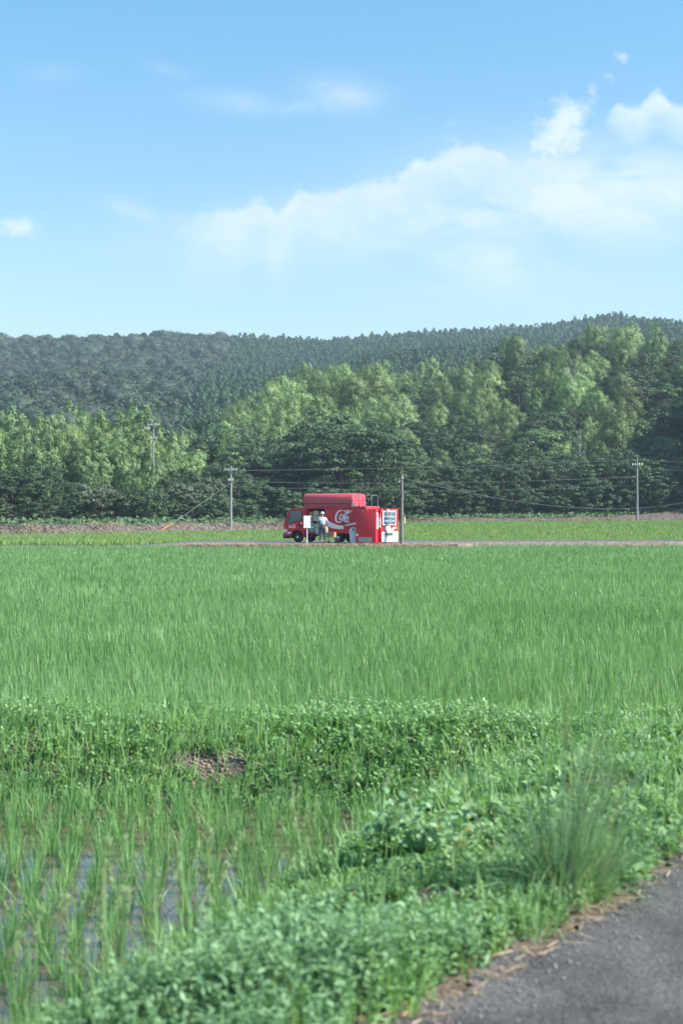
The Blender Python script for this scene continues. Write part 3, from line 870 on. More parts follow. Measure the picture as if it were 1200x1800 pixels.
# straw and dirt along the lane's broken edge
S = Soup()
s_ = rng.uniform(-2.5, 7, 1500); d = np.abs(rng.normal(0, .09, 1500)) - .07
p = E0[None] + ED[None] * s_[:, None] + EN[None] * d[:, None]
a = rng.uniform(0, 2 * PI, len(p))
S.add(*ribbons(np.column_stack([p, np.full(len(p), .010) + rng.uniform(0, .012, len(p))]), np.column_stack([np.cos(a), np.sin(a), rng.normal(.02, .08, len(p))]),
      rng.uniform(.02, .13, len(p)), rng.uniform(.0015, .006, len(p)), np.full(len(p), .05), 2, 'blade', roll=rng.normal(0, .3, len(p))))
tag(S.obj('straw_litter', MATS['straw']), 'dry straw and dead stalks strewn along the broken asphalt edge', 'straw', kind='stuff')
# grit on the lane's edge
def grit(name, n, samp, size, mat, label):
    V, Fc = [], []
    P, sz = samp(n)
    base = np.array([[1, 0, 0], [-1, 0, 0], [0, 1, 0], [0, -1, 0], [0, 0, 1], [0, 0, -1]], float)
    fc = np.array([[0, 2, 4], [2, 1, 4], [1, 3, 4], [3, 0, 4], [2, 0, 5], [1, 2, 5], [3, 1, 5], [0, 3, 5]])
    k = base[None] * sz[:, None, None] * rng.uniform(.6, 1.3, (n, 6, 1)) * np.array([1, 1, .7]) + P[:, None, :]
    Fc = (np.arange(n)[:, None, None] * 6 + fc[None]).reshape(-1, 3)
    o = link_mesh(name, np_mesh(name, k.reshape(-1, 3), Fc), mat, smooth=False)
    tag(o, label, 'gravel', kind='stuff')
def samp1(n):
    s_ = rng.uniform(-3, 8, n); d = rng.normal(-.04, .13, n)
    far = rng.random(n) < .25; d = np.where(far, -rng.uniform(0, 2.5, n), d)
    p = E0[None] + ED[None] * s_[:, None] + EN[None] * d[:, None]
    return np.column_stack([p, np.full(n, .007)]), np.where(far, rng.uniform(.001, .0035, n), rng.uniform(.002, .009, n))
grit('roadside_grit', 2200, samp1, .01, M['concrete'], 'small pale stones and grit scattered along the asphalt edge')

def samp2(n):
    x = rng.uniform(-1.5, -.5, n); d = -.88 + rng.normal(0, .13, n); y = bund_y(x) + d
    return np.column_stack([x, y, bund_z(x, y) + .004]), rng.uniform(.006, .026, n)
grit('levee_clods', 420, samp2, .02, M['dry_verge'], 'dry pinkish clods on the bare patch of the levee')
def samp3(n):
    x = rng.uniform(-42, 12, n); y = foot_y(x) + rng.uniform(.2, 2.2, n)
    g_ = f2z(x, y); zz = g_ + (far_z(x, y) - g_) * np.interp(y - foot_y(x), [0, .5, 1, 1.8, 2.6], [0, .3, .62, .9, 1])
    return np.column_stack([x, y, zz + .02]), rng.uniform(.04, .13, n)
grit('bank_stones', 2200, samp3, .1, M['dirt_bank'], 'grey rubble stones lining the face of the dirt bank')

# big tussock of fine grass leaning over the lane
root = empty('grass_tussock', (.93, 5.85, -.02))
tag(root, 'big fountain-like tussock of fine dark grass leaning over the asphalt edge', 'grass tussock')
S = Soup(); n = 1100
a = rng.uniform(0, 2 * PI, n); ln = np.abs(rng.normal(0, .80, n))
base = np.column_stack([np.cos(a) * rng.random(n) * .15, np.sin(a) * rng.random(n) * .15, np.zeros(n)])
D = np.column_stack([np.cos(a) * ln + .14, np.sin(a) * ln, np.ones(n)])
S.add(*ribbons(base, D, rng.uniform(.24, .74, n), rng.uniform(.0016, .0036, n), rng.uniform(.05, .6, n) * (ln + .15), 6, 'blade', roll=rng.uniform(-1, 1, n)))
S.obj('blades', MATS['tussock_leaf'], root)
S = Soup(); n = 38
a = rng.uniform(0, 2 * PI, n)
base = np.column_stack([rng.normal(0, .05, (n, 2)), np.zeros(n)])
D = np.column_stack([rng.normal(.20, .28, n), rng.normal(0, .2, n), np.ones(n)])
H = rng.uniform(.62, .95, n)
S.add(*ribbons(base, D, H, np.full(n, .004), np.full(n, .12), 5, 'x'))
Dn = nrm(D); nh = 60
t = rng.random((n, nh)); tl = .70 + .30 * t
P = base[:, None, :] + Dn[:, None, :] * (H[:, None] * tl)[..., None]; P[..., 2] -= .12 * H[:, None] * tl ** 2.2
dd = rng.normal(0, 1, (n, nh, 3)) + Dn[:, None, :] * 1.5
S.add(*ribbons(P.reshape(-1, 3), dd.reshape(-1, 3), rng.uniform(.012, .028, n * nh), np.full(n * nh, .003), np.full(n * nh, .2), 1, 'x', rnd=np.full(n * nh, .9)))
S.obj('flower_stalks', MATS['tussock_leaf'], root)

# a taller broadleaved weed left of the tussock, with two yellowed leaves
def big_weed(name, label, loc, h, nst, nl, ll, lw, mat, out=.5, cat='weed plant'):
    root = empty(name, loc); tag(root, label, cat)
    S = Soup()
    leafy(S, np.zeros((1, 2)), 0.0, h, nst, nl, ll, lw, out=out, fold=.12, seg=5, pitch=.25)
    S.obj('leaves', mat, root)
    return root
big_weed('leafy_weed', 'tall blue-green leafy weed with broad leaves beside the dark grass tussock', (.42, 6.75, -.12), .48, 12, 13, .095, .052, MATS['weed_leaf_blue'], .85)
big_weed('leafy_weed', 'shorter blue-green leafy weed just left of the tall one', (.22, 7.0, -.15), .36, 9, 10, .09, .05, MATS['weed_leaf_blue'], .85)
wd = big_weed('broadleaf_weed', 'light green weed with large oval leaves at the asphalt edge in front', (.10, 4.55, -.02), .17, 6, 6, .115, .062, MATS['grass_leaf'], 1.0)
wd2 = empty('yellowed_weed', (.50, 6.35, -.05)); tag(wd2, 'small weed with two yellowed leaves below the tall leafy weed', 'weed plant')
S = Soup(); leafy(S, np.zeros((1, 2)), 0.0, .26, 5, 7, .075, .04, out=.7, seg=4); S.obj('leaves', MATS['weed_leaf'], wd2)
S = Soup(); leafy(S, np.zeros((1, 2)), 0.05, .22, 2, 2, .075, .045, out=.5, seg=4); S.obj('yellow_leaves', principled('yellow_leaf', (.46, .40, .12), .6, .2), wd2)

# weeds at the foot of the woods and dry grass on the shoulders
S = Soup()
x = rng.uniform(-70, 80, 2600); y = foot_y(x) + rng.uniform(3.2, 8.5, 2600)
P = np.column_stack([x, y, far_z(x, y) + .15])
for _ in range(4):
    Q = P + rng.normal(0, 1, P.shape) * [.5, .4, .2]; Q[:, 2] = np.maximum(Q[:, 2], P[:, 2] - .1)
    n_ = rng.normal(0, .5, P.shape) + [0.1, -.5, .9]
    S.add(*cards(Q, n_, rng.uniform(.3, .6, len(P)), rng.uniform(.2, .4, len(P))))
tag(S.obj('undergrowth', leaf_mat('scrub_leaf', [(0.045, 0.09, 0.045), (0.075, 0.135, 0.06), (0.13, 0.20, 0.09)], trans=.2)), 'low green scrub fringing the foot of the woods above the dirt bank', 'undergrowth', kind='stuff')
S = Soup()
x = rng.uniform(-45, 60, 3200)
y = foot_y(x) + rng.uniform(-.2, 3.0, 3200); keepm = fbm(x, y, .5, 55, 3) > .1
xy = np.column_stack([x, y])[keepm]
tufts(S, xy, f2z(xy[:, 0], xy[:, 1]) + (far_z(xy[:, 0], xy[:, 1]) - f2z(xy[:, 0], xy[:, 1])) * np.interp(xy[:, 1] - foot_y(xy[:, 0]), [0, .5, 1, 1.8, 2.6], [0, .3, .62, .9, 1]), 7, .28, .04, lean=.6, seg=2, spread=.2, droop=.4)
tag(S.obj('bank_grass', MATS['straw']), 'dry bleached grass growing on the dirt bank', 'dry grass', kind='stuff')
S = Soup()
x = rng.uniform(-8.5, 26, 1500); y = np.where(x < 5.8, rng.uniform(75.2, 76.5, 1500), 80.0 + x * .02 + rng.uniform(-1.6, .2, 1500))
xy = np.column_stack([x, y])
tufts(S, xy, -.03, 8, .13, .022, lean=1.1, seg=2, spread=.12, droop=.6)
tag(S.obj('shoulder_straw', MATS['straw']), 'dry cut grass along the edge of the lane by the truck', 'dry grass', kind='stuff')

# ------------------------------------------------------------------ trees
def trunk_mesh(h, r, limbs, lean=(0, 0), seg=7, top=.75):
    b = MB()
    pts = [Vector((lean[0] * t * t, lean[1] * t * t, h * top * t)) for t in (0, .15, .4, .7, 1)]
    b.tube(pts, r, seg, rs=[r * 1.35, r, r * .8, r * .55, r * .25])
    for (t, d, l) in limbs:
        p = Vector((lean[0] * t * t, lean[1] * t * t, h * top * t)); d = Vector(d).normalized()
        b.tube([p, p + d * l * .5 + Vector((0, 0, l * .08)), p + d * l + Vector((0, 0, l * .3))], r * .3, 5, rs=[r * .42, r * .25, r * .08])
    me = bpy.data.meshes.new('trunk'); b.bm.to_mesh(me); b.bm.free(); me.shade_smooth()
    return me

def broad_crown(h, rad, nblob, leaf, per, flat=.55, low=.25, pad=1.0):
    """clusters of sprays over a lumpy dome"""
    S_ = Soup(); C = []
    for i in range(nblob):
        a = rng.uniform(0, 2 * PI); u = rng.uniform(0, 1) ** .8
        zz = low + (1 - low) * u
        env = math.sqrt(max(0.02, 1 - ((zz - .52) / .52) ** 2)) if zz > .52 else .72 + .28 * (zz / .52)
        r = rad * env * rng.uniform(.45, 1.0) ** .6
        C.append((math.cos(a) * r, math.sin(a) * r, h * zz * rng.uniform(.93, 1.05), rng.uniform(.16, .30) * rad * pad))
    C = np.array(C)
    n = nblob * per
    c = np.repeat(C, per, 0)
    v = nrm(rng.normal(0, 1, (n, 3)))
    v[:, 2] = np.where(v[:, 2] < -.25, -v[:, 2] * .6, v[:, 2])
    rr = rng.uniform(.5, 1.08, n) ** .6
    P = c[:, :3] + v * (c[:, 3] * rr)[:, None] * [1, 1, flat]
    Nn = v * [1, 1, 1.3] + rng.normal(0, .45, (n, 3)) + [0, 0, .35]
    base = np.repeat(rng.random(nblob), per)
    S_.add(*cards(P, Nn, leaf * rng.uniform(.6, 1.35, n), leaf * rng.uniform(.45, .95, n), rnd=np.clip(base * .35 + rng.random(n) * .65, 0, 1)))
    me = S_.mesh('crown')
    return me

def bamboo_crown(h, rad, heads, hr, hh, leaf=.32, per=1150, fill=1500, nod=1.0, low=.15, point=1.0):
    """a stand of culms, each ending in its own soft drooping plume, over a looser lower skirt"""
    S_ = Soup(); ang = rng.uniform(0, 2 * PI)
    for k in range(heads):
        a = ang + k * 2 * PI / heads + rng.uniform(-.4, .4); r = rad * rng.uniform(.25, .75) * (k > 0)
        top = h * (1.0 if k == 0 else rng.uniform(.66, .95))
        R_, H_ = hr * rng.uniform(.8, 1.2), hh * rng.uniform(.85, 1.2)
        na = rng.uniform(0, 2 * PI); cx, cy = math.cos(a) * r, math.sin(a) * r
        # sprigs hang over the head like shingles; each carries its own fan of leaves
        nc = int(34 * (R_ / hr)); m_ = per // 34; n = nc * m_
        u = np.linspace(-.95, 1, nc) + rng.uniform(-.08, .08, nc); th = rng.uniform(0, 2 * PI, nc); u = np.clip(u, -1, .98); q = np.sqrt(1 - u * u)
        tt = (u + 1) / 2
        w = np.interp(tt, [0, .3, .6, 1], [.8, 1.05, .98 * point, .8 * point])
        rr = rng.uniform(.55, 1.12, nc)
        bend = nod * tt ** 2
        C = np.column_stack([cx + math.cos(na) * bend + np.cos(th) * q * R_ * w * rr, cy + math.sin(na) * bend + np.sin(th) * q * R_ * w * rr, top - H_ + u * H_ * .95 - .25 * bend])
        C = np.repeat(C, m_, 0); o = np.repeat(np.column_stack([np.cos(th) * (q + .2), np.sin(th) * (q + .2), u * .5 + .2]), m_, 0)
        v = nrm(rng.normal(0, 1, (n, 3)))
        sp = hr * .30
        P = C + v * (sp * rng.uniform(.3, 1.1, n))[:, None] * [1, 1, 1.15] + o * sp * .3
        Nn = o * .9 + v * .6 + [0, 0, .35] + rng.normal(0, .30, (n, 3))
        ax = o * [.6, .6, 0] + [0, 0, -.9] + rng.normal(0, .35, (n, 3))
        base_ = np.repeat(rng.random(nc), m_) * .4 + rng.random() * .15
        S_.add(*cards(P, Nn, leaf * rng.uniform(.6, 1.3, n), leaf * .42 * rng.uniform(.6, 1.2, n), axis=ax, rnd=np.clip(base_ + rng.random(n) * .5, 0, 1)))
    n = fill; th = rng.uniform(0, 2 * PI, n); t = rng.uniform(low, .62, n); r = rad * .8 * rng.uniform(.4, 1, n) * (1 + .2 * np.sin(th * 4 + t * 20))
    P = np.column_stack([np.cos(th) * r, np.sin(th) * r, h * t])
    Nn = np.column_stack([np.cos(th), np.sin(th), np.full(n, .3)]) + rng.normal(0, .45, (n, 3))
    S_.add(*cards(P, Nn, leaf * rng.uniform(.6, 1.3, n), leaf * .42 * rng.uniform(.6, 1.2, n), axis=np.tile([0, 0, -1.0], (n, 1)) + rng.normal(0, .4, (n, 3)), rnd=rng.random(n) * .7))
    return S_.mesh('crown')

def rnd_limbs(n, l0, l1, t0=.35, t1=.95):
    return [(random.uniform(t0, t1), (random.uniform(-1, 1), random.uniform(-1, 1), random.uniform(.1, .8)), random.uniform(l0, l1)) for _ in range(n)]

KIND = {}
def variants(key, n, fn): KIND[key] = [fn(i) for i in range(n)]
def mk(crown, trunk, cm, tm):
    crown.materials.append(cm); trunk.materials.append(tm); return (crown, trunk)
variants('broad', 7, lambda i: mk(broad_crown(9.5, 4.3, 70, .33, 110, flat=.65, low=.12), trunk_mesh(9, .22, rnd_limbs(7, 1.5, 3.2)), MATS['broad_leaf'], M['bark']))
variants('layered', 3, lambda i: mk(broad_crown(10.5, 5.0, 90, .34, 110, flat=.42, low=.08), trunk_mesh(10, .26, rnd_limbs(9, 2, 4)), MATS['broad_leaf'], M['bark']))
variants('skirt', 3, lambda i: mk(broad_crown(6.5, 3.6, 60, .38, 80, flat=.6, low=.02), trunk_mesh(6, .15, rnd_limbs(6, 1, 2.4)), MATS['broad_leaf'], M['bark']))
variants('mid', 5, lambda i: mk(broad_crown(9.0, 3.9, 70, .32, 110, flat=.85, low=.10, pad=1.05), trunk_mesh(9, .2, rnd_limbs(7, 1.5, 3)), MATS['mid_leaf'], M['bark']))
variants('oak', 4, lambda i: mk(broad_crown(9.0, 4.2, 44, .36, 120, flat=.75, low=.25, pad=1.15), trunk_mesh(9, .24, rnd_limbs(7, 1.5, 3.2)), MATS['oak_leaf'], M['bark']))
variants('grey', 3, lambda i: mk(broad_crown(6.0, 3.4, 44, .34, 80, flat=.7, low=.08), trunk_mesh(5.5, .12, rnd_limbs(7, 1, 2.2)), MATS['broad_leaf_grey'], M['bark']))
variants('rust', 2, lambda i: mk(broad_crown(5.0, 2.6, 34, .32, 70, flat=.9, low=.10), trunk_mesh(5, .10, rnd_limbs(7, 1, 2.0)), MATS['rust_leaf'], M['bark']))
variants('bamboo', 9, lambda i: mk(bamboo_crown(12.5, 3.6, random.choice([3, 4, 5]), 1.95, 2.2, leaf=.30, per=1900, fill=1100, nod=random.uniform(.5, 1.8)), trunk_mesh(13, .07, [], (0, 0), 6, .93), MATS['bamboo_leaf'], M['culm']))
variants('plume', 5, lambda i: mk(bamboo_crown(14, 2.2, random.choice([3, 4]), 1.35, 3.4, leaf=.30, per=1500, fill=1900, nod=random.uniform(.5, 1.5), low=.05, point=.72), trunk_mesh(13.5, .06, [], (0, 0), 6, .93), MATS['bamboo_leaf_pale'], M['culm']))

NAMES = {'broad': ('broadleaf_tree', 'tree'), 'layered': ('camphor_tree', 'tree'), 'oak': ('evergreen_oak', 'tree'), 'grey': ('willow_shrub', 'shrub'),
         'rust': ('rusty_shrub', 'shrub'), 'bamboo': ('bamboo', 'bamboo'), 'plume': ('slender_bamboo', 'bamboo'), 'dead': ('dead_tree', 'tree'), 'skirt': ('leafy_tree', 'tree'), 'mid': ('woodland_tree', 'tree')}
LOOK = {'broad': 'dark green broadleaf tree', 'layered': 'dark tree with flat layered foliage', 'oak': 'brownish-green round-headed oak', 'grey': 'grey-green bushy shrub',
        'rust': 'rust-tinged yellowish shrub', 'bamboo': 'light green nodding bamboo plume', 'plume': 'yellow-green slender bamboo', 'dead': 'bare bleached dead tree', 'skirt': 'low dark tree leafy to the ground', 'mid': 'mid-green round tree'}
def where(px, D, z):
    row = HZ - (z - CH) / D * F
    h = ('at the hill foot' if row > 850 else 'low on the slope' if row > 770 else 'mid-slope' if row > 690 else 'near the crest')
    s = ('above the left bank' if px < 130 else 'left of the crossarm pole' if px < 262 else 'between left poles' if px < 400
         else 'behind the truck cab' if px < 540 else 'above the truck' if px < 640 else 'above the vending machines' if px < 740
         else 'right of the wooden pole' if px < 860 else 'between wooden and right pole' if px < 990 else 'left of the right pole' if px < 1110 else 'beyond the right pole')
    return h, s
SHORT = {'broad': 'dark broadleaf tree', 'layered': 'layered dark tree', 'oak': 'brownish round oak', 'grey': 'grey-green shrub', 'rust': 'rusty yellow shrub',
         'bamboo': 'nodding green bamboo', 'plume': 'slender yellow-green bamboo', 'dead': 'bare dead tree', 'skirt': 'low dark tree', 'mid': 'mid-green round tree'}
ORD = 'first second third fourth fifth sixth seventh eighth ninth tenth eleventh twelfth thirteenth fourteenth fifteenth sixteenth seventeenth eighteenth nineteenth twentieth twenty-first twenty-second twenty-third twenty-fourth twenty-fifth twenty-sixth twenty-seventh twenty-eighth twenty-ninth thirtieth thirty-first thirty-second thirty-third thirty-fourth'.split()
CENSUS = []
def name_trees():
    """single out each tree by look, place and its turn from the left among its like"""
    groups = {}
    for r, kind, px, size, h, s in CENSUS: groups.setdefault((size, kind, h, s), []).append((px, r))
    for (size, kind, h, s), L_ in groups.items():
        L_.sort(key=lambda t: t[0])
        for i, (px, r) in enumerate(L_):
            base = f"{size}{SHORT[kind]}"
            r['label'] = f"{base} {h}, {s}" if len(L_) == 1 else f"{ORD[i]} {base} from left {h}, {s}"
ntree = 0
def plant(kind, px, D, s=1.0, sz=None, dz=0.0, label=None, group=None):
    global ntree
    x = (px - 600) / F * D
    z = float(far_z(x, D)) + dz
    vs = KIND[kind]; cm, tm = vs[random.randrange(len(vs))]
    nm, cat = NAMES[kind]
    r = empty(nm, (x, D, z - .1), random.uniform(0, 2 * PI))
    w = s * random.uniform(.92, 1.08)
    r.scale = (w * random.uniform(.9, 1.15), w * random.uniform(.9, 1.15), (sz if sz else s) * random.uniform(.9, 1.1))
    h, a = where(px, D, z + 7 * s)
    size = 'tall ' if s > 1.12 else 'small ' if s < .82 else ''
    tag(r, None, cat, f"{SHORT[kind]}s of the woods"); CENSUS.append((r, kind, px, size, h, a))
    t = bpy.data.objects.new('trunk', tm); COL.objects.link(t); t.parent = r
    c = bpy.data.objects.new('crown', cm); COL.objects.link(c); c.parent = r
    ntree += 1
    return r

# left grove of slender bamboo, with dark trees and shrubs in front
for D, n, x0, x1, sc in [(176, 13, -90, 225, .88), (184, 13, -70, 250, 1.0), (193, 13, -90, 285, 1.10), (203, 12, -60, 290, 1.16)]:
    for i in range(n):
        px = x0 + (x1 - x0) * (i + random.uniform(.2, .8)) / n
        plant('plume' if random.random() < .8 else 'bamboo', px, D + random.uniform(-3, 3), sc * random.uniform(.86, 1.07) * (1 - .12 * max(0, (px - 200) / 100)))
for px, D, s in [(232, 186, .80), (262, 181, .72), (285, 184, .70), (300, 190, .66), (155, 170, .60), (182, 168, .52), (236, 170, .5), (265, 168, .48)]:
    plant('plume', px, D, s)
for px, D, s in [(254, 174, .64), (284, 175, .58), (271, 172, .56)]:
    plant('plume', px, D, s)
for px, D, s in [(-70, 164, .80), (-20, 166, .74), (22, 163, .68), (58, 166, .72), (95, 164, .58), (122, 168, .5), (262, 166, .36), (245, 168, .36),
                 (318, 176, .62), (352, 180, .60), (385, 183, .66), (420, 178, .62), (300, 168, .5), (440, 185, .75)]:
    plant('broad', px, D, s)
for px, D, s in [(168, 161, .78), (190, 160, .62), (225, 162, .55), (320, 166, .85), (338, 164, .78), (365, 168, .80), (395, 166, .55), (275, 163, .6)]:
    plant('grey' if px != 225 else 'broad', px, D, s * (.6 if px == 225 else 1))
for i in range(15):
    plant(random.choice(['rust', 'broad', 'grey', 'rust', 'plume']), random.uniform(285, 425), random.uniform(205, 262), random.uniform(.7, 1.0))
for px, D, s in [(285, 225, 1.1), (335, 240, 1.0), (375, 215, .8), (310, 260, 1.1)]:
    plant('rust' if px < 380 else 'broad', px, D, s)
for i, (px, D, s) in enumerate([(300, 200, 1.0), (318, 206, .95), (335, 198, 1.0), (352, 210, 1.1), (370, 204, 1.05), (388, 212, 1.15), (404, 202, 1.1), (420, 214, 1.2), (436, 205, 1.15),
                                (308, 232, 1.05), (330, 240, 1.1), (350, 236, 1.1), (372, 246, 1.2), (394, 240, 1.2), (415, 235, 1.15), (326, 188, .75), (362, 190, .8), (398, 190, .85)]):
    plant(['mid', 'grey', 'bamboo', 'mid', 'rust', 'broad', 'bamboo'][i % 7], px, D, s * (1.25 if i % 7 in (1, 4) else .8 if i % 7 in (2, 6) else 1))
# big layered trees at the foot of the right-hand hill
for px, D, s in [(505, 190, 1.02), (545, 188, 1.10), (600, 184, 1.12), (652, 187, 1.08), (690, 194, .95), (470, 188, .86), (440, 196, .9), (575, 198, 1.2), (630, 200, 1.2)]:
    plant('layered', px, D, s)
for i in range(20):
    px = 700 + i * 31 + random.uniform(-8, 8)
    plant(random.choice(['layered', 'broad', 'broad', 'grey']), px, random.uniform(199, 207), random.uniform(.55, .78))
for i in range(9):
    plant('skirt', 440 + i * 33 + random.uniform(-8, 8), random.uniform(176, 181), random.uniform(.55, .75))
for i in range(20):
    plant('skirt' if i % 3 else 'grey', -60 + i * 26 + random.uniform(-8, 8), random.uniform(158, 163), random.uniform(.28, .55))
for i in range(15):
    plant('skirt', 705 + i * 38 + random.uniform(-8, 8), random.uniform(196, 199), random.uniform(.5, .75))
# the slope
cnt = 0
step = 7.0
yy = 206.0
row_i = 0
while yy < 352:
    xx = -44 + (row_i % 2) * step / 2
    while xx < 118:
        x = xx + random.uniform(-2.3, 2.3); y = yy + random.uniform(-2, 2)
        px = 600 + F * x / y
        if 395 + max(0, 250 - y) * .6 < px < 1290 and float(far_z(x, y)) > 2.2:
            q = float(fbm(np.array([x]), np.array([y]), .055, 77, 3)[0]); q2 = random.random()
            low_ = y < 240
            east = px > 1040
            if low_: k = 'broad' if q2 < .30 else 'layered' if q2 < .42 else 'oak' if q2 < .56 else 'mid' if q2 < .76 else 'bamboo'
            elif east and y < 300: k = 'oak' if q2 < .45 else 'broad' if q2 < .62 else 'mid' if q2 < .75 else 'bamboo'
            elif q > .12: k = 'oak' if q2 < .38 else 'broad' if q2 < .60 else 'mid' if q2 < .8 else 'bamboo'
            else: k = 'bamboo' if q2 < .66 else 'plume' if q2 < .74 else 'mid' if q2 < .88 else 'broad' if q2 < .95 else 'oak'
            s = random.uniform(.62, .98 if k != 'plume' else .78) * (.88 if k in ('oak', 'layered') else 1.0)
            plant(k, px, y, s); cnt += 1
        xx += step
    yy += step * .92; row_i += 1
# trees just outside the frame on the right: their shade falls on the foot of the hill
for i in range(16):
    plant(random.choice(['oak', 'broad', 'layered']), random.uniform(1260, 1420), 198 + i * 6.5, random.uniform(1.3, 1.7))
for i in range(22):
    x, y = 98 + random.uniform(-24, 16), 208 + random.uniform(-26, 30)
    plant(random.choice(['oak', 'broad', 'bamboo']), 600 + F * x / y, y, random.uniform(1.2, 1.5))
# bare dead trees
def dead_mesh():
    b = MB(); h = 9
    b.tube([(0, 0, 0), (.1, 0, h * .5), (.25, .1, h)], .1, 6, rs=[.14, .09, .02])
    for i in range(26):
        t = random.uniform(.3, .98); a = random.uniform(0, 2 * PI); l = (1.15 - t) * random.uniform(1.2, 2.8)
        p = Vector((.25 * t, .05 * t, h * t)); d = Vector((math.cos(a), math.sin(a), .7)) * l
        b.tube([p, p + d * .6, p + d + Vector((0, 0, .25 * l))], .03, 4, rs=[.05, .035, .012])
    me = bpy.data.meshes.new('trunk'); b.bm.to_mesh(me); b.bm.free(); me.materials.append(M['deadwood']); return me
DM = [dead_mesh() for _ in range(3)]
for i, (px, D, s) in enumerate([(1000, 262, .9), (1008, 266, .8), (905, 318, .8), (1017, 214, .8), (898, 228, .5), (790, 322, .7), (985, 203, .35)]):
    x = (px - 600) / F * D
    r = empty('dead_tree', (x, D, float(far_z(x, D)) + 1.5), random.uniform(0, 6)); r.scale = (s, s, s * 1.25)
    h, a = where(px, D, float(far_z(x, D)) + 7)
    tag(r, None, 'tree', 'bare dead trees of the woods'); CENSUS.append((r, 'dead', px, '', h, a))
    t = bpy.data.objects.new('trunk', DM[i % 3]); COL.objects.link(t); t.parent = r

for px, D, s in [(425, 262, 1.0), (446, 270, 1.15), (468, 262, 1.1), (490, 275, 1.2), (512, 268, 1.15), (538, 280, 1.2), (565, 272, 1.2), (592, 284, 1.25), (620, 276, 1.2), (648, 286, 1.25), (456, 245, 1.0), (500, 250, 1.05), (550, 252, 1.05)]:
    plant('bamboo', px, D, s * .95)
name_trees()

# far wooded ridge: crowns nobody could count
def far_wood(name, mat, label, sel, spacing, crown, y0, y1):
    S_ = Soup(); ys = np.arange(y0, y1, spacing * .95); P = []
    for k, y in enumerate(ys):
        hw = y * .31 + 10
        x = np.arange(-hw, hw, spacing) + (k % 2) * spacing / 2
        P.append(np.column_stack([x + rng.normal(0, spacing * .22, len(x)), y + rng.normal(0, spacing * .22, len(x))]))
    P = np.concatenate(P); P = P[sel(P[:, 0], P[:, 1])]
    z = far_z(P[:, 0], P[:, 1])
    crown(S_, np.column_stack([P, z]))
    o = S_.obj(name, mat); tag(o, label, 'woods', kind='stuff')
    return len(P)
def conif(x, y):
    px = 600 + F * x / y
    row = HZ - (far_z(x, y) - CH) / y * F
    return px > 320 + (750 - row) * .72 + 18 * fbm(x, y, .03, 5, 2)
def c_broad(S_, P):
    n = len(P)
    sz = np.clip(rng.lognormal(1.62, .34, n), 2.6, 10.5); hh = rng.uniform(6.5, 10.5, n); tone = rng.random(n)
    # lumpy domes: several lobes a crown
    for lob in range(6):
        la = rng.uniform(0, 2 * PI, n) + lob * 1.3
        r = sz * rng.uniform(.30, .52, n) * (1.25 if lob == 0 else 1)
        o = np.column_stack([np.cos(la) * sz * .5, np.sin(la) * sz * .5, hh * rng.uniform(.30, .62, n)]) * ([0.2, 0.2, 1.25] if lob == 0 else [1, 1, 1])
        c = P + o
        na, ne = 7, 4
        A, B_ = np.meshgrid(np.linspace(0, 2 * PI, na + 1), np.linspace(-.5, PI / 2, ne + 1))
        d = np.stack([np.cos(A) * np.cos(B_), np.sin(A) * np.cos(B_), np.sin(B_)], -1).reshape(-1, 3)
        bump = rng.uniform(.78, 1.10, (n, len(d))); bump = bump.reshape(n, ne + 1, na + 1); bump[:, :, -1] = bump[:, :, 0]; bump[:, -1, :] = 1; bump = bump.reshape(n, -1)
        V = c[:, None, :] + d[None] * (r[:, None] * bump)[..., None] * [1, 1, .8]
        ii = np.arange((na + 1) * (ne + 1)).reshape(ne + 1, na + 1)
        f = np.stack([ii[:-1, :-1], ii[:-1, 1:], ii[1:, 1:], ii[1:, :-1]], -1).reshape(-1, 4)
        Fq = (np.arange(n)[:, None, None] * len(d) + f[None]).reshape(-1, 4)
        S_.add(V.reshape(-1, 3), Fq, np.repeat(np.clip(tone * .4, 0, 1), len(d)))
        per = 85
        v = nrm(rng.normal(0, 1, (n * per, 3))); v[:, 2] = np.abs(v[:, 2])
        Q = np.repeat(c, per, 0) + v * np.repeat(r, per)[:, None] * [1, 1, .8] * rng.uniform(.95, 1.30, (n * per, 1))
        S_.add(*cards(Q, v + rng.normal(0, .5, v.shape), rng.uniform(.5, 1.3, n * per), rng.uniform(.45, .95, n * per), rnd=np.clip(np.repeat(tone, per) * .5 + rng.random(n * per) * .55, 0, 1)))
def c_cone(S_, P):
    n = len(P); per = 100
    hh = rng.uniform(5.5, 9.5, n) + 1.5 * (rng.random(n) < .12); rad = rng.uniform(2.8, 4.4, n)
    t = rng.random((n * per)) ** .8; a = rng.uniform(0, 2 * PI, n * per)
    h = np.repeat(hh, per); r0 = np.repeat(rad, per) * (1.04 - t) ** .7 * rng.uniform(.7, 1.15, n * per)
    Q = np.repeat(P, per, 0) + np.column_stack([np.cos(a) * r0, np.sin(a) * r0, h * (.25 + .75 * t)])
    Nn = np.column_stack([np.cos(a), np.sin(a), np.full(n * per, .7)]) + rng.normal(0, .3, (n * per, 3))
    r = np.clip(np.repeat(rng.random(n), per) * .6 + rng.random(n * per) * .4, 0, 1)
    S_.add(*cards(Q, Nn, rng.uniform(.7, 1.4, n * per), rng.uniform(.6, 1.1, n * per), rnd=r, axis=np.tile([0, 0, -1.0], (n * per, 1))))
nf1 = far_wood('distant_woods', MATS['far_leaf'], 'far hillside of rounded broadleaf crowns fading blue under the sky', lambda x, y: ~conif(x, y), 8.6, c_broad, 370, 915)
def c_sel(x, y):
    px = 600 + F * x / y
    return conif(x, y) & ((px < 620) | (y > 480)) & (y > 380)
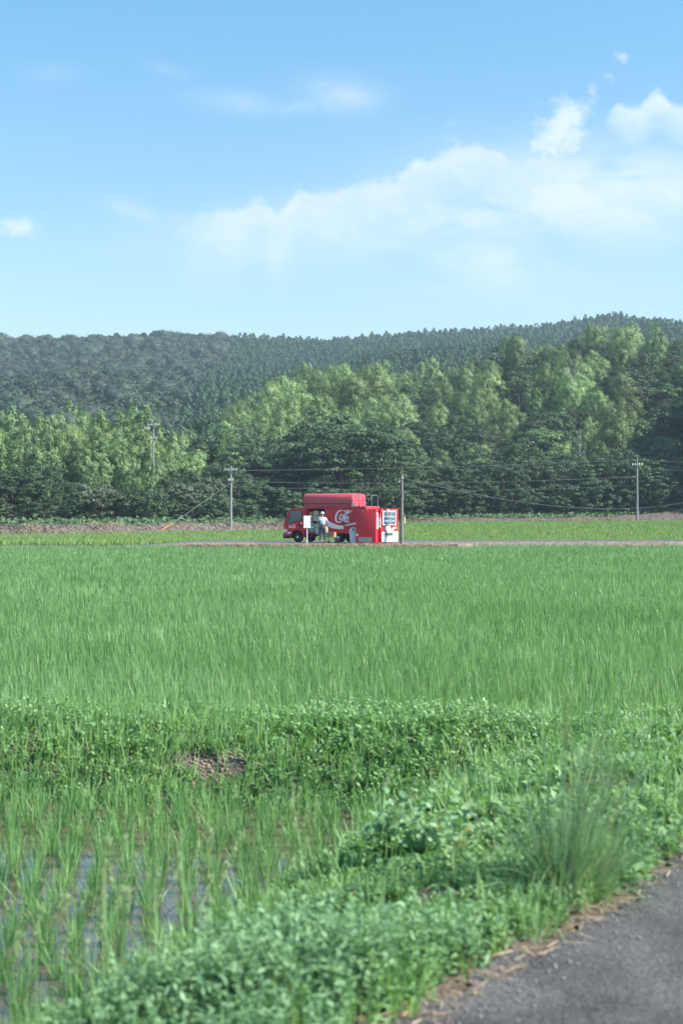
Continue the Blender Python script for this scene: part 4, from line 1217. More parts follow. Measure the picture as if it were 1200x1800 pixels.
nf2 = far_wood('distant_conifers', MATS['conifer_leaf'], 'far ridge densely planted with small pointed conifers', c_sel, 5.0, c_cone, 400, 915)
print('trees', ntree, 'slope', cnt, 'far', nf1, nf2)

# ------------------------------------------------------------------ utility poles and wires
def concrete_pole(name, label, base, h, arms, r0=.15, r1=.09, rz=0.0, trans=False, wire_sets=True):
    root = empty(name, base, rz); tag(root, label, 'utility pole', 'utility poles along the woods')
    b = MB(); b.tube([(0, 0, -.3), (0, 0, h * .5), (0, 0, h)], r0, 12, rs=[r0, (r0 + r1) / 2, r1]); b.build('pole', M['concrete'], root, True)
    for (z, l) in arms:
        b = MB(); b.box((-l / 2, -r1 - .10, z - .04), (l / 2, -r1 - .01, z + .04), .005)
        a = b.build('crossarm', M['steel'], root)
        for k in (-1, -.45, .45, 1):
            i_ = MB(); i_.lathe([(.02, 0), (.05, .02), (.035, .06), (.055, .09), (.035, .13), (.02, .16)], (k * (l / 2 - .06), -r1 - .055, z + .04), 'z', 8)
            i_.build('insulator', M['insulator'], a, True)
    if trans:
        b = MB(); b.lathe([(.02, 0), (.16, .02), (.16, .42), (.10, .46), (.02, .47)], (.0, -.33, h * .78), 'z', 14)
        b.build('transformer', M['steel'], root, True)
    b = MB()
    for k in range(6):
        z = 1.6 + k * .75
        if z > h * .75: break
        b.tube([(-.02 - (.24 if k % 2 else -.24), 0, z), (0, 0, z)], .012, 5)
    b.build('climbing_step', M['steel'], root)
    return root
pL = at(406, 150, 0.1); PL_H = zrow(819, 150) - pL.z
concrete_pole('utility_pole', 'grey concrete pole with crossarms and yellow-guarded stay on the bank left of the truck', pL, PL_H, [(PL_H - .45, 1.25), (PL_H - 1.55, .6)], trans=False)
pR = at(1119, 190, .85); PR_H = zrow(805, 190) - pR.z
concrete_pole('utility_pole', 'grey concrete pole with one crossarm standing before the dark woods on the right', pR, PR_H, [(PR_H - .95, 1.4)], .16, .10)
pU = at(270, 179, 0); pU.z = float(far_z(pU.x, pU.y)); PU_H = zrow(744, 179) - pU.z
concrete_pole('utility_pole', 'grey pole top with two crossarms rising out of the bamboo grove', pU, PU_H, [(PU_H - .25, 1.3), (PU_H - 1.9, 1.1)], .13, .085)
pV = at(259, 182, 0); pV.z = float(far_z(pV.x, pV.y)); PV_H = zrow(742, 182) - pV.z
concrete_pole('utility_pole', 'thin pole tip just behind the crossarm pole in the bamboo grove', pV, PV_H, [(PV_H - .9, .7)], .06, .03)

pW = at(706, 76.6, 0.0); PW_H = zrow(833, 76.6)
root = empty('wooden_pole', pW); tag(root, 'weathered grey wooden pole beside the vending machine', 'utility pole', 'utility poles along the woods')
b = MB(); b.tube([(0, 0, -.3), (-.01, 0, 1.2), (.01, 0, 2.6), (.0, 0, PW_H)], .08, 14, rs=[.088, .082, .072, .062]); b.build('pole', M['wood_pole'], root, True)
b = MB(); b.box((.10, -.05, 1.06), (.19, .07, 1.46), .012); bx_ = b.build('meter_box', M['cream'], root)
b = MB(); b.box((.09, -.06, 1.462), (.205, .08, 1.49), .006); b.build('box_lid', M['cream'], bx_)
b = MB(); b.tube([(-.10, .06, 0), (-.11, .06, 1.6), (-.10, .05, PW_H - .9)], .012, 6); b.build('conduit', M['cable_light'], root)
b = MB(); b.lathe([(.072, 0), (.076, .01), (.076, .05), (.072, .06)], (0, 0, PW_H - .25), 'z', 14); b.build('band', M['steel'], root, True)

def wire(name, label, a, b_, sag, r=.018, mat='cable', n=24, group='overhead wires'):
    a, b_ = Vector(a), Vector(b_)
    pts = []
    for i in range(n + 1):
        t = i / n; p = a.lerp(b_, t); p.z -= 4 * sag * t * (1 - t); pts.append(p)
    m = MB(); m.tube(pts, r, 5)
    o = m.build(name, M[mat], None, True); tag(o, label, 'wire', group); return o
topL = lambda row, px=406: at(px, 150, zrow(row, 150))
topR = lambda row, px=1119: at(px, 190, zrow(row, 190))
topW = lambda row: at(706, 76.6, zrow(row, 76.6))
wire('overhead_wire', 'topmost wire spanning from the pole left of the truck to the right concrete pole', topL(827, 411), topR(808), .25, .022)
wire('overhead_wire', 'second wire below the topmost, crossing before the dark woods', topL(846, 410), topR(837), .5, .020)
wire('overhead_wire', 'lower wire between the concrete poles passing behind the wooden pole', topL(855), topR(853), .55, .016)
wire('overhead_wire', 'pale sagging cable running from the wooden pole to the right past the concrete pole', topW(840), at(1330, 150, zrow(842, 150)), 2.35, .012, 'cable_light')
wire('overhead_wire', 'short cable reaching from the wooden pole top to the left pole', topW(838), topL(842), .35, .013)
wire('overhead_wire', 'upper wire leaving the right concrete pole towards the frame edge', topR(808), at(1420, 200, zrow(818, 200)), .2, .022)
wire('overhead_wire', 'wire leaving the right concrete pole below its crossarm', topR(822), at(1420, 200, zrow(832, 200)), .3, .018)
wire('overhead_wire', 'wire leaving the left pole towards the bamboo grove', topL(827, 402), at(268, 179, zrow(750, 179)), .6, .014)
g0 = topL(848); g1 = at(304, 141, 0.70)
gr = empty('stay_wire', g1); tag(gr, 'slanting steel stay of the left pole with a yellow guard at its foot', 'stay wire')
gb = MB(); gb.tube([Vector((0, 0, 0)), (g0 - g1)], .028, 6); gb.build('cable', M['cable_light'], gr)
gd = at(284, 139, zrow(932, 139)); d_ = (g1 - gd)
gb = MB(); gb.tube([gd - g1, (gd - g1) * .1 + (g0 - g1) * .02], .032, 8); gb.build('guard_tube', M['yellow'], gr, True)

# ------------------------------------------------------------------ delivery truck
def zu(zx): return (zx - 85) / 133.4
def zv(zy): return (482 - zy) / 146.0
TR = empty('delivery_truck', (-3.27, 80.6, 0.0), R(-24))
tag(TR, 'red and white beverage delivery truck with its side bay open and raised roof shutters', 'truck')
TW = 1.95
# chassis
b = MB(); b.box((.35, .35, .38), (4.95, .55, .52), .01); b.box((.35, TW - .55, .38), (4.95, TW - .35, .52), .01)
for x in (.9, 2.0, 3.0, 4.2): b.box((x, .35, .40), (x + .1, TW - .35, .50))
b.box((.3, .1, .30), (.6, TW - .1, .46), .01)
b.build('chassis', M['under'], TR)
# cab: side outline swept over the width, wheel arch cut as part of the outline
arch = [(zu(198) + .40 * math.cos(a), .30 + .40 * math.sin(a)) for a in [R(8), R(28), R(50), R(72), R(95), R(118), R(140), R(160), R(172)]]
out = [(0.03, .30), (0.0, .45), (0.0, 1.10), (.03, 1.22), (.10, 1.30), (.33, 1.78), (.38, 1.86), (.48, 1.905), (1.28, 1.93), (1.34, 1.90), (1.34, .38), (1.27, .36)]
b = MB(); b.prism(out + arch, 0, TW, 'y', .035)
cab = b.build('cab', M['red'], TR, True)
b = MB(); b.box((-.06, .02, .22), (.16, TW - .02, .44), .03); b.build('bumper', M['dark'], TR, True)
b = MB(); b.box((-.02, .05, .60), (.03, .30, .78), .02); b.build('headlight', M['lamp'], TR)
b = MB(); b.box((-.02, TW - .30, .60), (.03, TW - .05, .78), .02); b.build('headlight', M['lamp'], TR)
b = MB(); b.box((.02, -.015, .56), (.20, .03, .74), .01); b.build('corner_lamp', M['lamp'], TR)
b = MB(); b.prism([(.115, 1.34), (.345, 1.79), (.33, 1.80), (.10, 1.35)], .12, TW - .12, 'y'); b.build('windshield', M['glass'], TR)
win = [(zu(112), zv(328)), (zu(146), zv(226)), (zu(150), zv(222)), (zu(236), zv(222)), (zu(239), zv(226)), (zu(239), zv(292)), (zu(225), zv(300)), (zu(165), zv(318)), (zu(118), zv(330))]
b = MB(); b.prism(win, -.006, .02, 'y'); wn = b.build('side_window', M['glass'], TR)
b = MB()
for i in range(len(win)):
    p0, p1 = win[i], win[(i + 1) % len(win)]
    b.tube([(p0[0], -.008, p0[1]), (p1[0], -.008, p1[1])], .012, 6)
b.build('window_seal', M['dark'], wn)
dr = [(zu(104), zv(335)), (zu(243), zv(320)), (zu(243), zv(365)), (zu(104), .62)]
b = MB()
for p0, p1 in [((.19, 1.00), (.19, .60)), ((1.19, 1.86), (1.19, .62)), ((.19, .60), (.48, .60))]:
    b.tube([(p0[0], -.002, p0[1]), (p1[0], -.002, p1[1])], .006, 5)
b.build('door_seam', M['dark'], TR)
b = MB(); b.box((zu(212), -.03, zv(350)), (zu(238), -.002, zv(337)), .008); b.build('door_handle', M['dark'], TR)
b = MB(); b.tube([(.10, -.02, 1.28), (.02, -.16, 1.32), (.02, -.18, 1.55)], .012, 6); mir = b.build('mirror_arm', M['dark'], TR)
b = MB(); b.box((-.02, -.27, 1.32), (.03, -.12, 1.62), .02); b.build('mirror', M['dark'], mir)
b = MB(); b.box((zu(228), -.012, zv(333)), (zu(240), -.001, zv(320)), .003); b.box((zu(120), -.012, zv(411)), (zu(152), -.001, zv(397)), .002)
b.build('door_sticker', M['decal_white'], TR)
# raised step and mudguard
b = MB(); b.box((1.20, .02, .30), (1.34, .5, .40), .01); b.build('cab_step', M['dark'], TR)
b = MB(); pts = [(zu(198) + .42 * math.cos(R(a)), -.03, .30 + .41 * math.sin(R(a))) for a in range(0, 181, 15)]
b.tube(pts, .022, 6); b.build('mudguard', M['red'], TR, True)

def wheel(parent, x, y, r, w, face=-1):
    b = MB(); b.lathe([(r * .60, -w / 2), (r * .94, -w / 2), (r, -w / 2 + .03), (r, w / 2 - .03), (r * .94, w / 2), (r * .60, w / 2)], (0, 0, 0), 'y', 28)
    ty = b.build('wheel', M['rubber'], parent, True); ty.location = (x, y, r)
    b = MB()
    b.lathe([(r * .62, -w / 2 + .01), (r * .60, -w / 2 - .005), (r * .54, -w / 2 + .02), (r * .50, -w / 2 + .045), (r * .30, -w / 2 + .04), (r * .24, -w / 2 - .03), (r * .10, -w / 2 - .04), (.01, -w / 2 - .04)], (0, 0, 0), 'y', 24)
    rm = b.build('rim', M['rim'], ty, True)
    b = MB()
    for k in range(5):
        a = k * 2 * PI / 5
        b.lathe([(.030, -w / 2 + .028), (.030, -w / 2 + .036)][::-1], (math.cos(a) * r * .41, 0.0, math.sin(a) * r * .41), 'y', 8)
    b.build('rim_hole', M['dark'], ty)
    if face > 0: pass
    return ty
wheel(TR, zu(198), .16, .30, .20)
wheel(TR, zu(536), .20, .29, .32)
wheel(TR, zu(198), TW - .16, .30, .20)
wheel(TR, zu(536), TW - .20, .29, .32)
b = MB(); b.box((2.15, .12, .34), (2.72, .5, .56), .03); b.build('fuel_tank', M['rim'], TR, True)
b = MB(); b.box((1.42, .1, .32), (1.9, .5, .58), .01); b.build('battery_box', M['under'], TR)
b = MB(); b.box((3.95, .06, .10), (3.99, .55, .55)); b.box((3.95, TW - .55, .10), (3.99, TW - .06, .55)); b.build('mud_flap', M['rubber'], TR)

# cargo body: floor, roof, rear wall, front wall and side panels around an open bay
BX0, BX1 = 1.40, 5.05; BZ0, BZ1 = .60, 1.90; BAY1 = zu(425)
b = MB(); b.box((BX0, .0, BZ0 - .08), (BX1, TW, BZ0)); b.build('cargo_floor', M['red'], TR)
b = MB(); b.box((BX0, .0, BZ1), (BX1, TW, BZ1 + .06), .01); b.build('cargo_roof', M['red'], TR)
b = MB(); b.box((BX0, .03, BZ0), (BX0 + .05, TW - .03, BZ1)); b.box((BX0, -.002, BZ0), (BX0 + .07, .028, BZ1)); b.build('front_wall', M['red'], TR)
b = MB(); b.box((BX0 + .05, TW / 2, BZ0), (BX1 - .05, TW / 2 + .03, BZ1)); b.build('centre_wall', M['dark'], TR)
b = MB(); b.box((BX1 - .05, .03, BZ0), (BX1, TW - .03, BZ1), .005); b.build('rear_wall', M['red'], TR)
SEAM = zu(583)
b = MB(); b.box((BAY1, -.006, BZ0 - .03), (SEAM - .008, .03, BZ1 - .01), .006); sp1 = b.build('side_shutter', M['red'], TR)
b = MB(); b.box((SEAM + .008, -.006, BZ0 - .03), (BX1, .03, BZ1 - .01), .006); sp2 = b.build('side_shutter', M['red'], TR)
b = MB(); b.box((BX0, TW - .03, BZ0 - .03), (BX1, TW, BZ1 - .01), .006); b.build('side_shutter', M['red'], TR)
b = MB(); b.box((BAY1 - .06, .0, BZ0), (BAY1, .10, BZ1 - .02)); b.build('bay_post', M['dark'], TR)
b = MB(); b.box((SEAM - .045, -.03, zv(333)), (SEAM + .045, -.007, zv(318)), .004); b.build('latch', M['dark'], TR)
# swoosh ribbon
def flatpoly(pts, y): 
    bm_ = MB(); bm_.flat([(p[0], y, p[1]) for p in pts]); return bm_
def curve_ribbon(top, bot, n=26):
    def cr(P, t):
        k = t * (len(P) - 1); i = min(int(k), len(P) - 2); f = k - i
        p0, p1, p2, p3 = P[max(i - 1, 0)], P[i], P[i + 1], P[min(i + 2, len(P) - 1)]
        return tuple(.5 * (2 * b_ + (c - a) * f + (2 * a - 5 * b_ + 4 * c - d) * f * f + (-a + 3 * b_ - 3 * c + d) * f ** 3) for a, b_, c, d in zip(p0, p1, p2, p3))
    return [cr(top, i / n) for i in range(n + 1)], [cr(bot, i / n) for i in range(n + 1)]
def ribbon_part(name, top, bot, parent, y=-.0105, x0=None, mat=None):
    T, B = curve_ribbon([(zu(a), zv(c)) for a, c in top], [(zu(a), zv(c)) for a, c in bot])
    b = MB()
    for i in range(len(T) - 1):
        b.bm.faces.new([b.bm.verts.new((p[0], y, p[1])) for p in (T[i], B[i], B[i + 1], T[i + 1])])
    bmesh.ops.remove_doubles(b.bm, verts=b.bm.verts, dist=.0005)
    return b.build(name, mat or M['decal_white'], parent)
ribbon_part('white_swoosh', [(427, 282), (460, 305), (500, 328), (545, 342), (581, 344)], [(427, 330), (460, 352), (500, 366), (545, 371), (581, 371)], sp1)
ribbon_part('white_swoosh', [(588, 341), (610, 335), (640, 325), (672, 318), (745, 300)], [(588, 346), (610, 343), (640, 336), (672, 333), (745, 322)], sp2)
ribbon_part('white_corner', [(622, 400), (632, 375), (650, 361), (672, 356)], [(622, 402), (634, 402), (652, 402), (672, 402)], sp2, mat=M['decal_white'])

def strokes(defs, fx, fz, y, wscale=1.0):
    """script lettering: each stroke is [(a, b, width), ...] smoothed into a ribbon"""
    b = MB()
    for st in defs:
        P = st; N_ = (len(P) - 1) * 7
        pts = []
        for k in range(N_ + 1):
            t = k / N_ * (len(P) - 1); i = min(int(t), len(P) - 2); f = t - i
            q = [P[max(i - 1, 0)], P[i], P[i + 1], P[min(i + 2, len(P) - 1)]]
            pts.append([.5 * (2 * q[1][j] + (q[2][j] - q[0][j]) * f + (2 * q[0][j] - 5 * q[1][j] + 4 * q[2][j] - q[3][j]) * f * f + (-q[0][j] + 3 * q[1][j] - 3 * q[2][j] + q[3][j]) * f ** 3) for j in range(3)])
        L_, R_ = [], []
        for k in range(len(pts)):
            a = pts[max(k - 1, 0)]; c = pts[min(k + 1, len(pts) - 1)]
            dx, dz = c[0] - a[0], c[1] - a[1]; n_ = math.hypot(dx, dz) or 1
            w = max(pts[k][2], .4) * .5 * wscale
            L_.append((pts[k][0] - dz / n_ * w, pts[k][1] + dx / n_ * w)); R_.append((pts[k][0] + dz / n_ * w, pts[k][1] - dx / n_ * w))
        vl = [b.bm.verts.new((fx(*p), y, fz(*p))) for p in L_]; vr = [b.bm.verts.new((fx(*p), y, fz(*p))) for p in R_]
        for k in range(len(pts) - 1):
            f = b.bm.faces.new([vl[k], vr[k], vr[k + 1], vl[k + 1]])
            f.normal_update()
        y -= .0006
    return b
COLA = [
    # C with its swash
    [(566, 228, 3), (562, 221, 7), (548, 221, 8), (530, 238, 11), (518, 268, 14), (518, 298, 14), (532, 314, 11), (552, 312, 8), (572, 300, 5), (584, 286, 2)],
    # o
    [(575, 252, 6), (562, 254, 8), (550, 270, 10), (549, 288, 9), (557, 294, 7), (569, 286, 9), (577, 270, 9), (575, 254, 6)],
    # l
    [(580, 286, 3), (596, 268, 4), (614, 242, 6), (622, 222, 6), (614, 216, 5), (602, 232, 8), (589, 262, 10), (585, 282, 9), (590, 292, 6), (600, 286, 3)],
    # swash over the l
    [(575, 222, 3), (588, 222, 7), (604, 233, 9), (622, 236, 8), (640, 226, 6), (652, 216, 2)],
    # a
    [(617, 276, 5), (606, 272, 7), (592, 288, 9), (588, 306, 9), (594, 314, 6), (606, 304, 6), (616, 286, 5)],
    [(621, 270, 6), (614, 290, 9), (609, 308, 9), (614, 317, 6), (626, 310, 3)],
    # small registered dot
    [(627, 314, 5), (630, 314, 5)],
]
b = strokes(COLA, lambda a, c: zu(a), lambda a, c: zv(c), -.012)
b.build('script_lettering', M['decal_white'], sp1)
# full script name on the door, drawn in its own little units
def word_small():
    S_ = []
    def C(x): return [(x + 9, 3, 1), (x + 6, 0, 1.8), (x + 1, 4, 2.4), (x, 10, 2.6), (x + 3, 14, 2.2), (x + 9, 12, 1)]
    def o(x): return [(x + 4, 7, 1.6), (x + 1, 8, 2), (x, 12, 2), (x + 2, 14, 1.6), (x + 5, 12, 2), (x + 4, 7, 1.6)]
    def c(x): return [(x + 5, 8, 1.2), (x + 2, 7, 1.8), (x, 11, 2), (x + 2, 14, 1.8), (x + 6, 12, 1)]
    def a(x): return [(x + 5, 8, 1.6), (x + 2, 7, 1.6), (x, 11, 2), (x + 2, 14, 1.6), (x + 5, 9, 1.6), (x + 5, 14, 1.8), (x + 7, 13, 1)]
    def l(x): return [(x, 12, 1.2), (x + 5, 2, 1.6), (x + 4, 0, 1.4), (x + 1, 7, 2), (x + 1, 13, 1.8), (x + 4, 13, 1)]
    S_ += [C(0), o(8), c(14), a(20), [(28, 10, 1.6), (31, 10, 1.6)], C(33), o(41), l(47), a(51), [(34, 1, 1.2), (44, -1, 1.8), (58, 2, 1)]]
    return S_
b = strokes(word_small(), lambda a, c: zu(131 + a * .92 - c * .0), lambda a, c: zv(337 + c * 1.55), -.004, 1.15)
b.build('script_lettering', M['decal_white'], TR)
b = MB()
for k in range(7): b.box((zu(133 + k * 7), -.006, zv(364)), (zu(138 + k * 7), -.001, zv(360.5)))
b.build('small_print', M['decal_white'], TR)

# raised roof shutters: two rounded lobes
def lobe(y0, y1, name):
    zb = 1.97; h = .78; w = y1 - y0
    prof = [(y0 + .05, zb), (y0 + .03, zb + .20), (y0, zb + .215), (y0 - .02, zb + .50), (y0 + .03, zb + .66), (y0 + .14, zb + .75), (y0 + w * .5, zb + h), (y1 - .10, zb + .74), (y1 - .02, zb + .64), (y1, zb + .3), (y1 - .04, zb)]
    b = MB(); b.prism(prof, zu(250), zu(648), 'x', .03)
    return b.build(name, M['red_faded'], TR, True)
l1 = lobe(.02, .96, 'roof_shutter'); l2 = lobe(1.0, 1.90, 'roof_shutter')
for lo_, yy0 in ((l1, .02), (l2, 1.0)):
    b = MB()
    b.box((zu(648) - .01, yy0 + .03, 2.34), (zu(648) + .018, yy0 + .88, 2.365), .003)
    b.tube([(zu(648) + .012, yy0 + .45, 2.0), (zu(648) + .012, yy0 + .45, 2.70)], .010, 5)
    b.build('end_rib', M['red'], lo_)
b = MB(); b.box((zu(262), -.02, 1.965), (zu(650), .05, 2.0), .005); b.box((zu(262), -.03, 1.90), (zu(650), .0, 1.93), .004); b.build('shutter_rail', M['red_faded'], TR)
b = MB(); b.box((zu(646), -.07, 2.02), (zu(664), .05, 2.20), .01); b.build('hinge_box', M['steel'], TR)
b = MB(); b.box((zu(655), .0, 1.962), (BX1, TW, 2.03), .01); b.build('roof_deck', M['red_faded'], TR)
def hoop(x0, y0, x1, y1, h):
    z0 = 2.03
    b = MB(); b.tube([(x0, y0, z0), (x0, y0, z0 + h * .85), (x0 + (x1 - x0) * .12, y0 + (y1 - y0) * .12, z0 + h), (x0 + (x1 - x0) * .88, y0 + (y1 - y0) * .88, z0 + h), (x1, y1, z0 + h * .85), (x1, y1, z0)], .012, 8)
    return b.build('roof_rail', M['steel'], TR, True)
for lo_, yy0 in ((l1, .02), (l2, 1.0)):
    b = MB(); b.box((zu(250) + .01, yy0 - .024, 2.165), (zu(648) - .01, yy0 + .02, 2.185), .003); b.build('seam', M['dark'], lo_)
hoop(BX1 - .62, .06, BX1 - .06, .06, .60)
hoop(BX1 - .05, .95, BX1 - .05, TW - .10, .62)
b = MB()
for x in (zu(665), zu(720)): b.tube([(x, .0, 1.95), (x + .02, -.02, 2.3), (x + .10, .1, 2.68)], .012, 6)
b.build('stay_rod', M['steel'], TR)
b = MB(); b.box((BX1 + .001, .12, .50), (BX1 + .03, .42, .62), .01); b.box((BX1 + .001, TW - .42, .50), (BX1 + .03, TW - .12, .62), .01); b.build('tail_lamp', M['red'], TR)
b = MB(); b.box((BX1 - .1, .05, .34), (BX1 - .02, TW - .05, .44), .01); b.build('rear_bumper', M['dark'], TR)
# shelf in the bay
b = MB(); b.box((BX0 + .06, .05, 1.20), (BAY1 - .06, TW / 2, 1.225)); b.build('bay_shelf', M['steel'], TR)
tm = Matrix.Translation(TR.location) @ Matrix.Rotation(R(-24), 4, 'Z')
def in_truck(name, label, cat, lo, hi, mat, group, seam=True):
    c = Vector(((lo[0] + hi[0]) / 2, (lo[1] + hi[1]) / 2, lo[2])); w = tm @ c
    r = empty(name, w, R(-24)); tag(r, label, cat, group)
    d = [(hi[i] - lo[i]) / 2 for i in range(3)]
    b = MB(); b.box((-d[0], -d[1], 0), (d[0], d[1], d[2] * 2), .006); b.build('carton', M[mat], r)
    b = MB(); b.box((-d[0] - .001, -d[1] - .0015, d[2] * .9), (d[0] * .999, -d[1] + .01, d[2] * 1.15)); b.build('label_band', M['decal_white'] if mat != 'card_pale' else M['card'], r)
    return r
G = 'drink cases in the open truck bay'
in_truck('drink_case', 'brown carton on the upper shelf of the open bay, nearest the cab', 'drink case', (1.52, .12, 1.226), (1.76, .6, 1.72), 'card', G)
in_truck('drink_case', 'pale tan carton on the upper shelf beside the man’s cap', 'drink case', (1.80, .12, 1.226), (2.10, .6, 1.78), 'card_pale', G)
in_truck('drink_case', 'brown carton at the rear end of the upper bay shelf', 'drink case', (2.14, .12, 1.226), (2.44, .6, 1.66), 'card', G)
in_truck('drink_case', 'green case low in the open bay nearest the cab', 'drink case', (1.52, .10, .601), (1.84, .6, 1.12), 'crate_green', G)
in_truck('drink_case', 'pale carton low in the open bay behind the man', 'drink case', (1.88, .12, .601), (2.16, .6, 1.06), 'card_pale', G)
in_truck('drink_case', 'green case low at the rear end of the open bay', 'drink case', (2.20, .10, .601), (2.46, .6, 1.00), 'crate_green', G)

# ------------------------------------------------------------------ platform trolley with box
w = tm @ Vector((3.20, -.42, 0))
CT = empty('hand_cart', w, R(-24)); tag(CT, 'small steel platform cart beside the truck rear wheel', 'cart')
b = MB(); b.box((-.33, -.22, .30), (.33, .22, .325), .004); b.tube([(-.30, -.2, .30), (-.30, -.2, .12)], .012, 6); b.tube([(.30, -.2, .30), (.30, -.2, .12)], .012, 6)
b.tube([(-.30, .2, .30), (-.30, .2, .12)], .012, 6); b.tube([(.30, .2, .30), (.30, .2, .12)], .012, 6); b.build('platform', M['steel'], CT)
for sx in (-.3, .3):
    for sy in (-.2, .2):
        b = MB(); b.lathe([(.02, -.02), (.06, -.02), (.065, 0), (.06, .02), (.02, .02)], (sx, sy, .066), 'y', 14); b.build('caster', M['rubber'], CT, True)
b = MB(); b.tube([(-.36, -.2, .30), (-.44, -.2, .78), (-.44, .2, .78), (-.36, .2, .30)], .013, 6); b.build('handle', M['steel'], CT, True)
w2 = tm @ Vector((3.16, -.42, .327))
CB = empty('cardboard_box', w2, R(-22)); tag(CB, 'brown cardboard box standing on the cart by the rear wheel', 'box')
b = MB(); b.box((-.22, -.17, 0), (.22, .17, .27), .004); b.build('carton', M['card'], CB)
b = MB(); b.box((-.221, -.025, .270), (.221, .025, .2725)); b.box((-.223, -.025, .18), (-.2205, .025, .2725)); b.build('tape', M['card_pale'], CB)

# ------------------------------------------------------------------ vending machines
def vending_shell(root, w, d, h, mat):
    b = MB(); b.box((0, 0, .05), (w, d, h), .018); c = b.build('cabinet', mat, root, True)
    b = MB()
    for x in (.08, w - .08):
        for y in (.08, d - .08): b.tube([(x, y, -.0), (x, y, .055)], .025, 8)
    b.build('foot', M['dark'], root)
    return c
VH = 1.84
a_ang = math.atan2(-.28, .96)
VA = empty('vending_machine', (0.77, 76.62, 0), a_ang)
tag(VA, 'red vending machine with its plain vented back towards the field', 'vending machine', 'vending machines by the lane')
ca = vending_shell(VA, 1.12, .60, VH - .02, M['red'])
b = MB(); b.box((.15, -.012, .10), (.88, .0185, .33), .004); vg = b.build('vent_grille', M['grille'], VA)
b = MB()
for k in range(9): b.box((.17, -.019, .118 + k * .023), (.86, -.0125, .128 + k * .023))
b.build('louvre', M['steel'], vg)
for x in (.50, .62):
    b = MB(); b.box((x, -.018, .11), (x + .012, -.0195, .32)); b.build('vent_bar', M['concrete'], vg)
b = MB(); b.box((.02, -.006, .42), (.13, .0185, .52), .002); b.build('sticker', M['decal_white'], VA)
for x in (.37, .66):
    b = MB(); b.lathe([(.016, 0), (.02, -.012), (.01, -.02)], (x, .0, VH - .08), 'y', 8); b.build('bolt', M['steel'], VA)
b = MB(); b.box((-.01, -.01, VH - .018), (1.13, .61, VH + .012), .008); b.build('top_trim', M['red_faded'], VA)
def bottle_shape(x, z0, s=1.0):
    return [(-.035 * s, 0), (.035 * s, 0), (.040 * s, .05 * s), (.030 * s, .13 * s), (.036 * s, .20 * s), (.030 * s, .27 * s), (.013 * s, .34 * s), (.013 * s, .40 * s), (-.013 * s, .40 * s), (-.013 * s, .34 * s), (-.030 * s, .27 * s), (-.036 * s, .20 * s), (-.030 * s, .13 * s), (-.040 * s, .05 * s)]
# white bottle emblem on the lit end of the case
b = MB(); bs = [(y * 2.6 + .36, z + .80) for y, z in bottle_shape(0, 0, 1.9)]
b.prism(bs, 1.12, 1.124, 'x'); b.build('bottle_emblem', M['decal_white'], VA)
b = MB(); b.prism([(.28 + .10 * math.cos(a), 1.62 + .07 * math.sin(a)) for a in np.linspace(0, 2 * PI, 16, endpoint=False)], 1.12, 1.124, 'x'); b.build('round_emblem', M['decal_white'], VA)

b_ang = math.atan2(.6, .8)
VB = empty('vending_machine', (2.135, 76.72, 0), b_ang)
tag(VB, 'red vending machine with drinks display and white lower panel, facing right', 'vending machine', 'vending machines by the lane')
W2 = 1.17
vending_shell(VB, W2, .64, VH + .01, M['red'])
# backlit display window: recessed look built from a frame, back board, shelves, bottles and a pane
DX0, DX1, DZ0, DZ1 = .10, .94, 1.02, 1.74
b = MB(); b.box((DX0, -.020, DZ0), (DX1, -.012, DZ1)); bb = b.build('display_back', principled('pale_blue', (.52, .72, .85), .5, .3), VB)
b = MB()
b.box((DX0 - .03, -.075, DZ0 - .03), (DX0, -.0005, DZ1 + .03), .004); b.box((DX1, -.075, DZ0 - .03), (DX1 + .03, -.0005, DZ1 + .03), .004)
b.box((DX0, -.075, DZ1), (DX1, -.0005, DZ1 + .03), .004); b.box((DX0, -.075, DZ0 - .03), (DX1, -.0005, DZ0), .004)
b.build('display_frame', M['white_paint'], VB)
cols_ = [(.20, .45, .75), (.60, .70, .80), (.70, .25, .22), (.22, .25, .32), (.80, .72, .40), (.40, .70, .75), (.65, .42, .25), (.78, .80, .82)]
cm_ = [principled('drink_%d' % i, c, .3, .5) for i, c in enumerate(cols_)]
for r_, z in enumerate((DZ0 + .005, DZ0 + .245, DZ0 + .49)):
    b = MB(); b.box((DX0, -.070, z), (DX1, -.021, z + .028)); sh = b.build('shelf', M['white_paint'], VB)
    b = MB()
    for k in range(12): b.box((DX0 + .02 + k * .069, -.0725, z + .005), (DX0 + .06 + k * .069, -.0705, z + .023))
    b.build('price_button', M['grille'] if r_ else cm_[5], sh)
    for k in range(11):
        b = MB(); hh = .165 if r_ != 2 else .185
        b.lathe([(.024, 0), (.026, .01), (.026, hh * .62), (.020, hh * .75), (.010, hh * .86), (.011, hh), (.002, hh + .001)], (DX0 + .045 + k * .075, -.047, z + .0285), 'z', 8)
        b.build('bottle', cm_[(k * 3 + r_ * 5 + (k // 3)) % 8], sh, True)
gl = bpy.data.materials.new('clear_pane'); gl.use_nodes = True
gb_ = gl.node_tree.nodes['Principled BSDF']; gb_.inputs['Transmission Weight'].default_value = 1; gb_.inputs['Roughness'].default_value = 0.02; gb_.inputs['IOR'].default_value = 1.1
b = MB(); b.box((DX0 + .001, -.0735, DZ0 + .001), (DX1 - .001, -.0728, DZ1 - .001)); b.build('pane', gl, VB)
dbm = MATS['pale_blue']; dbm.node_tree.nodes['Principled BSDF'].inputs['Emission Color'].default_value = (.6, .82, 1, 1); dbm.node_tree.nodes['Principled BSDF'].inputs['Emission Strength'].default_value = .35   # the display is lit from behind
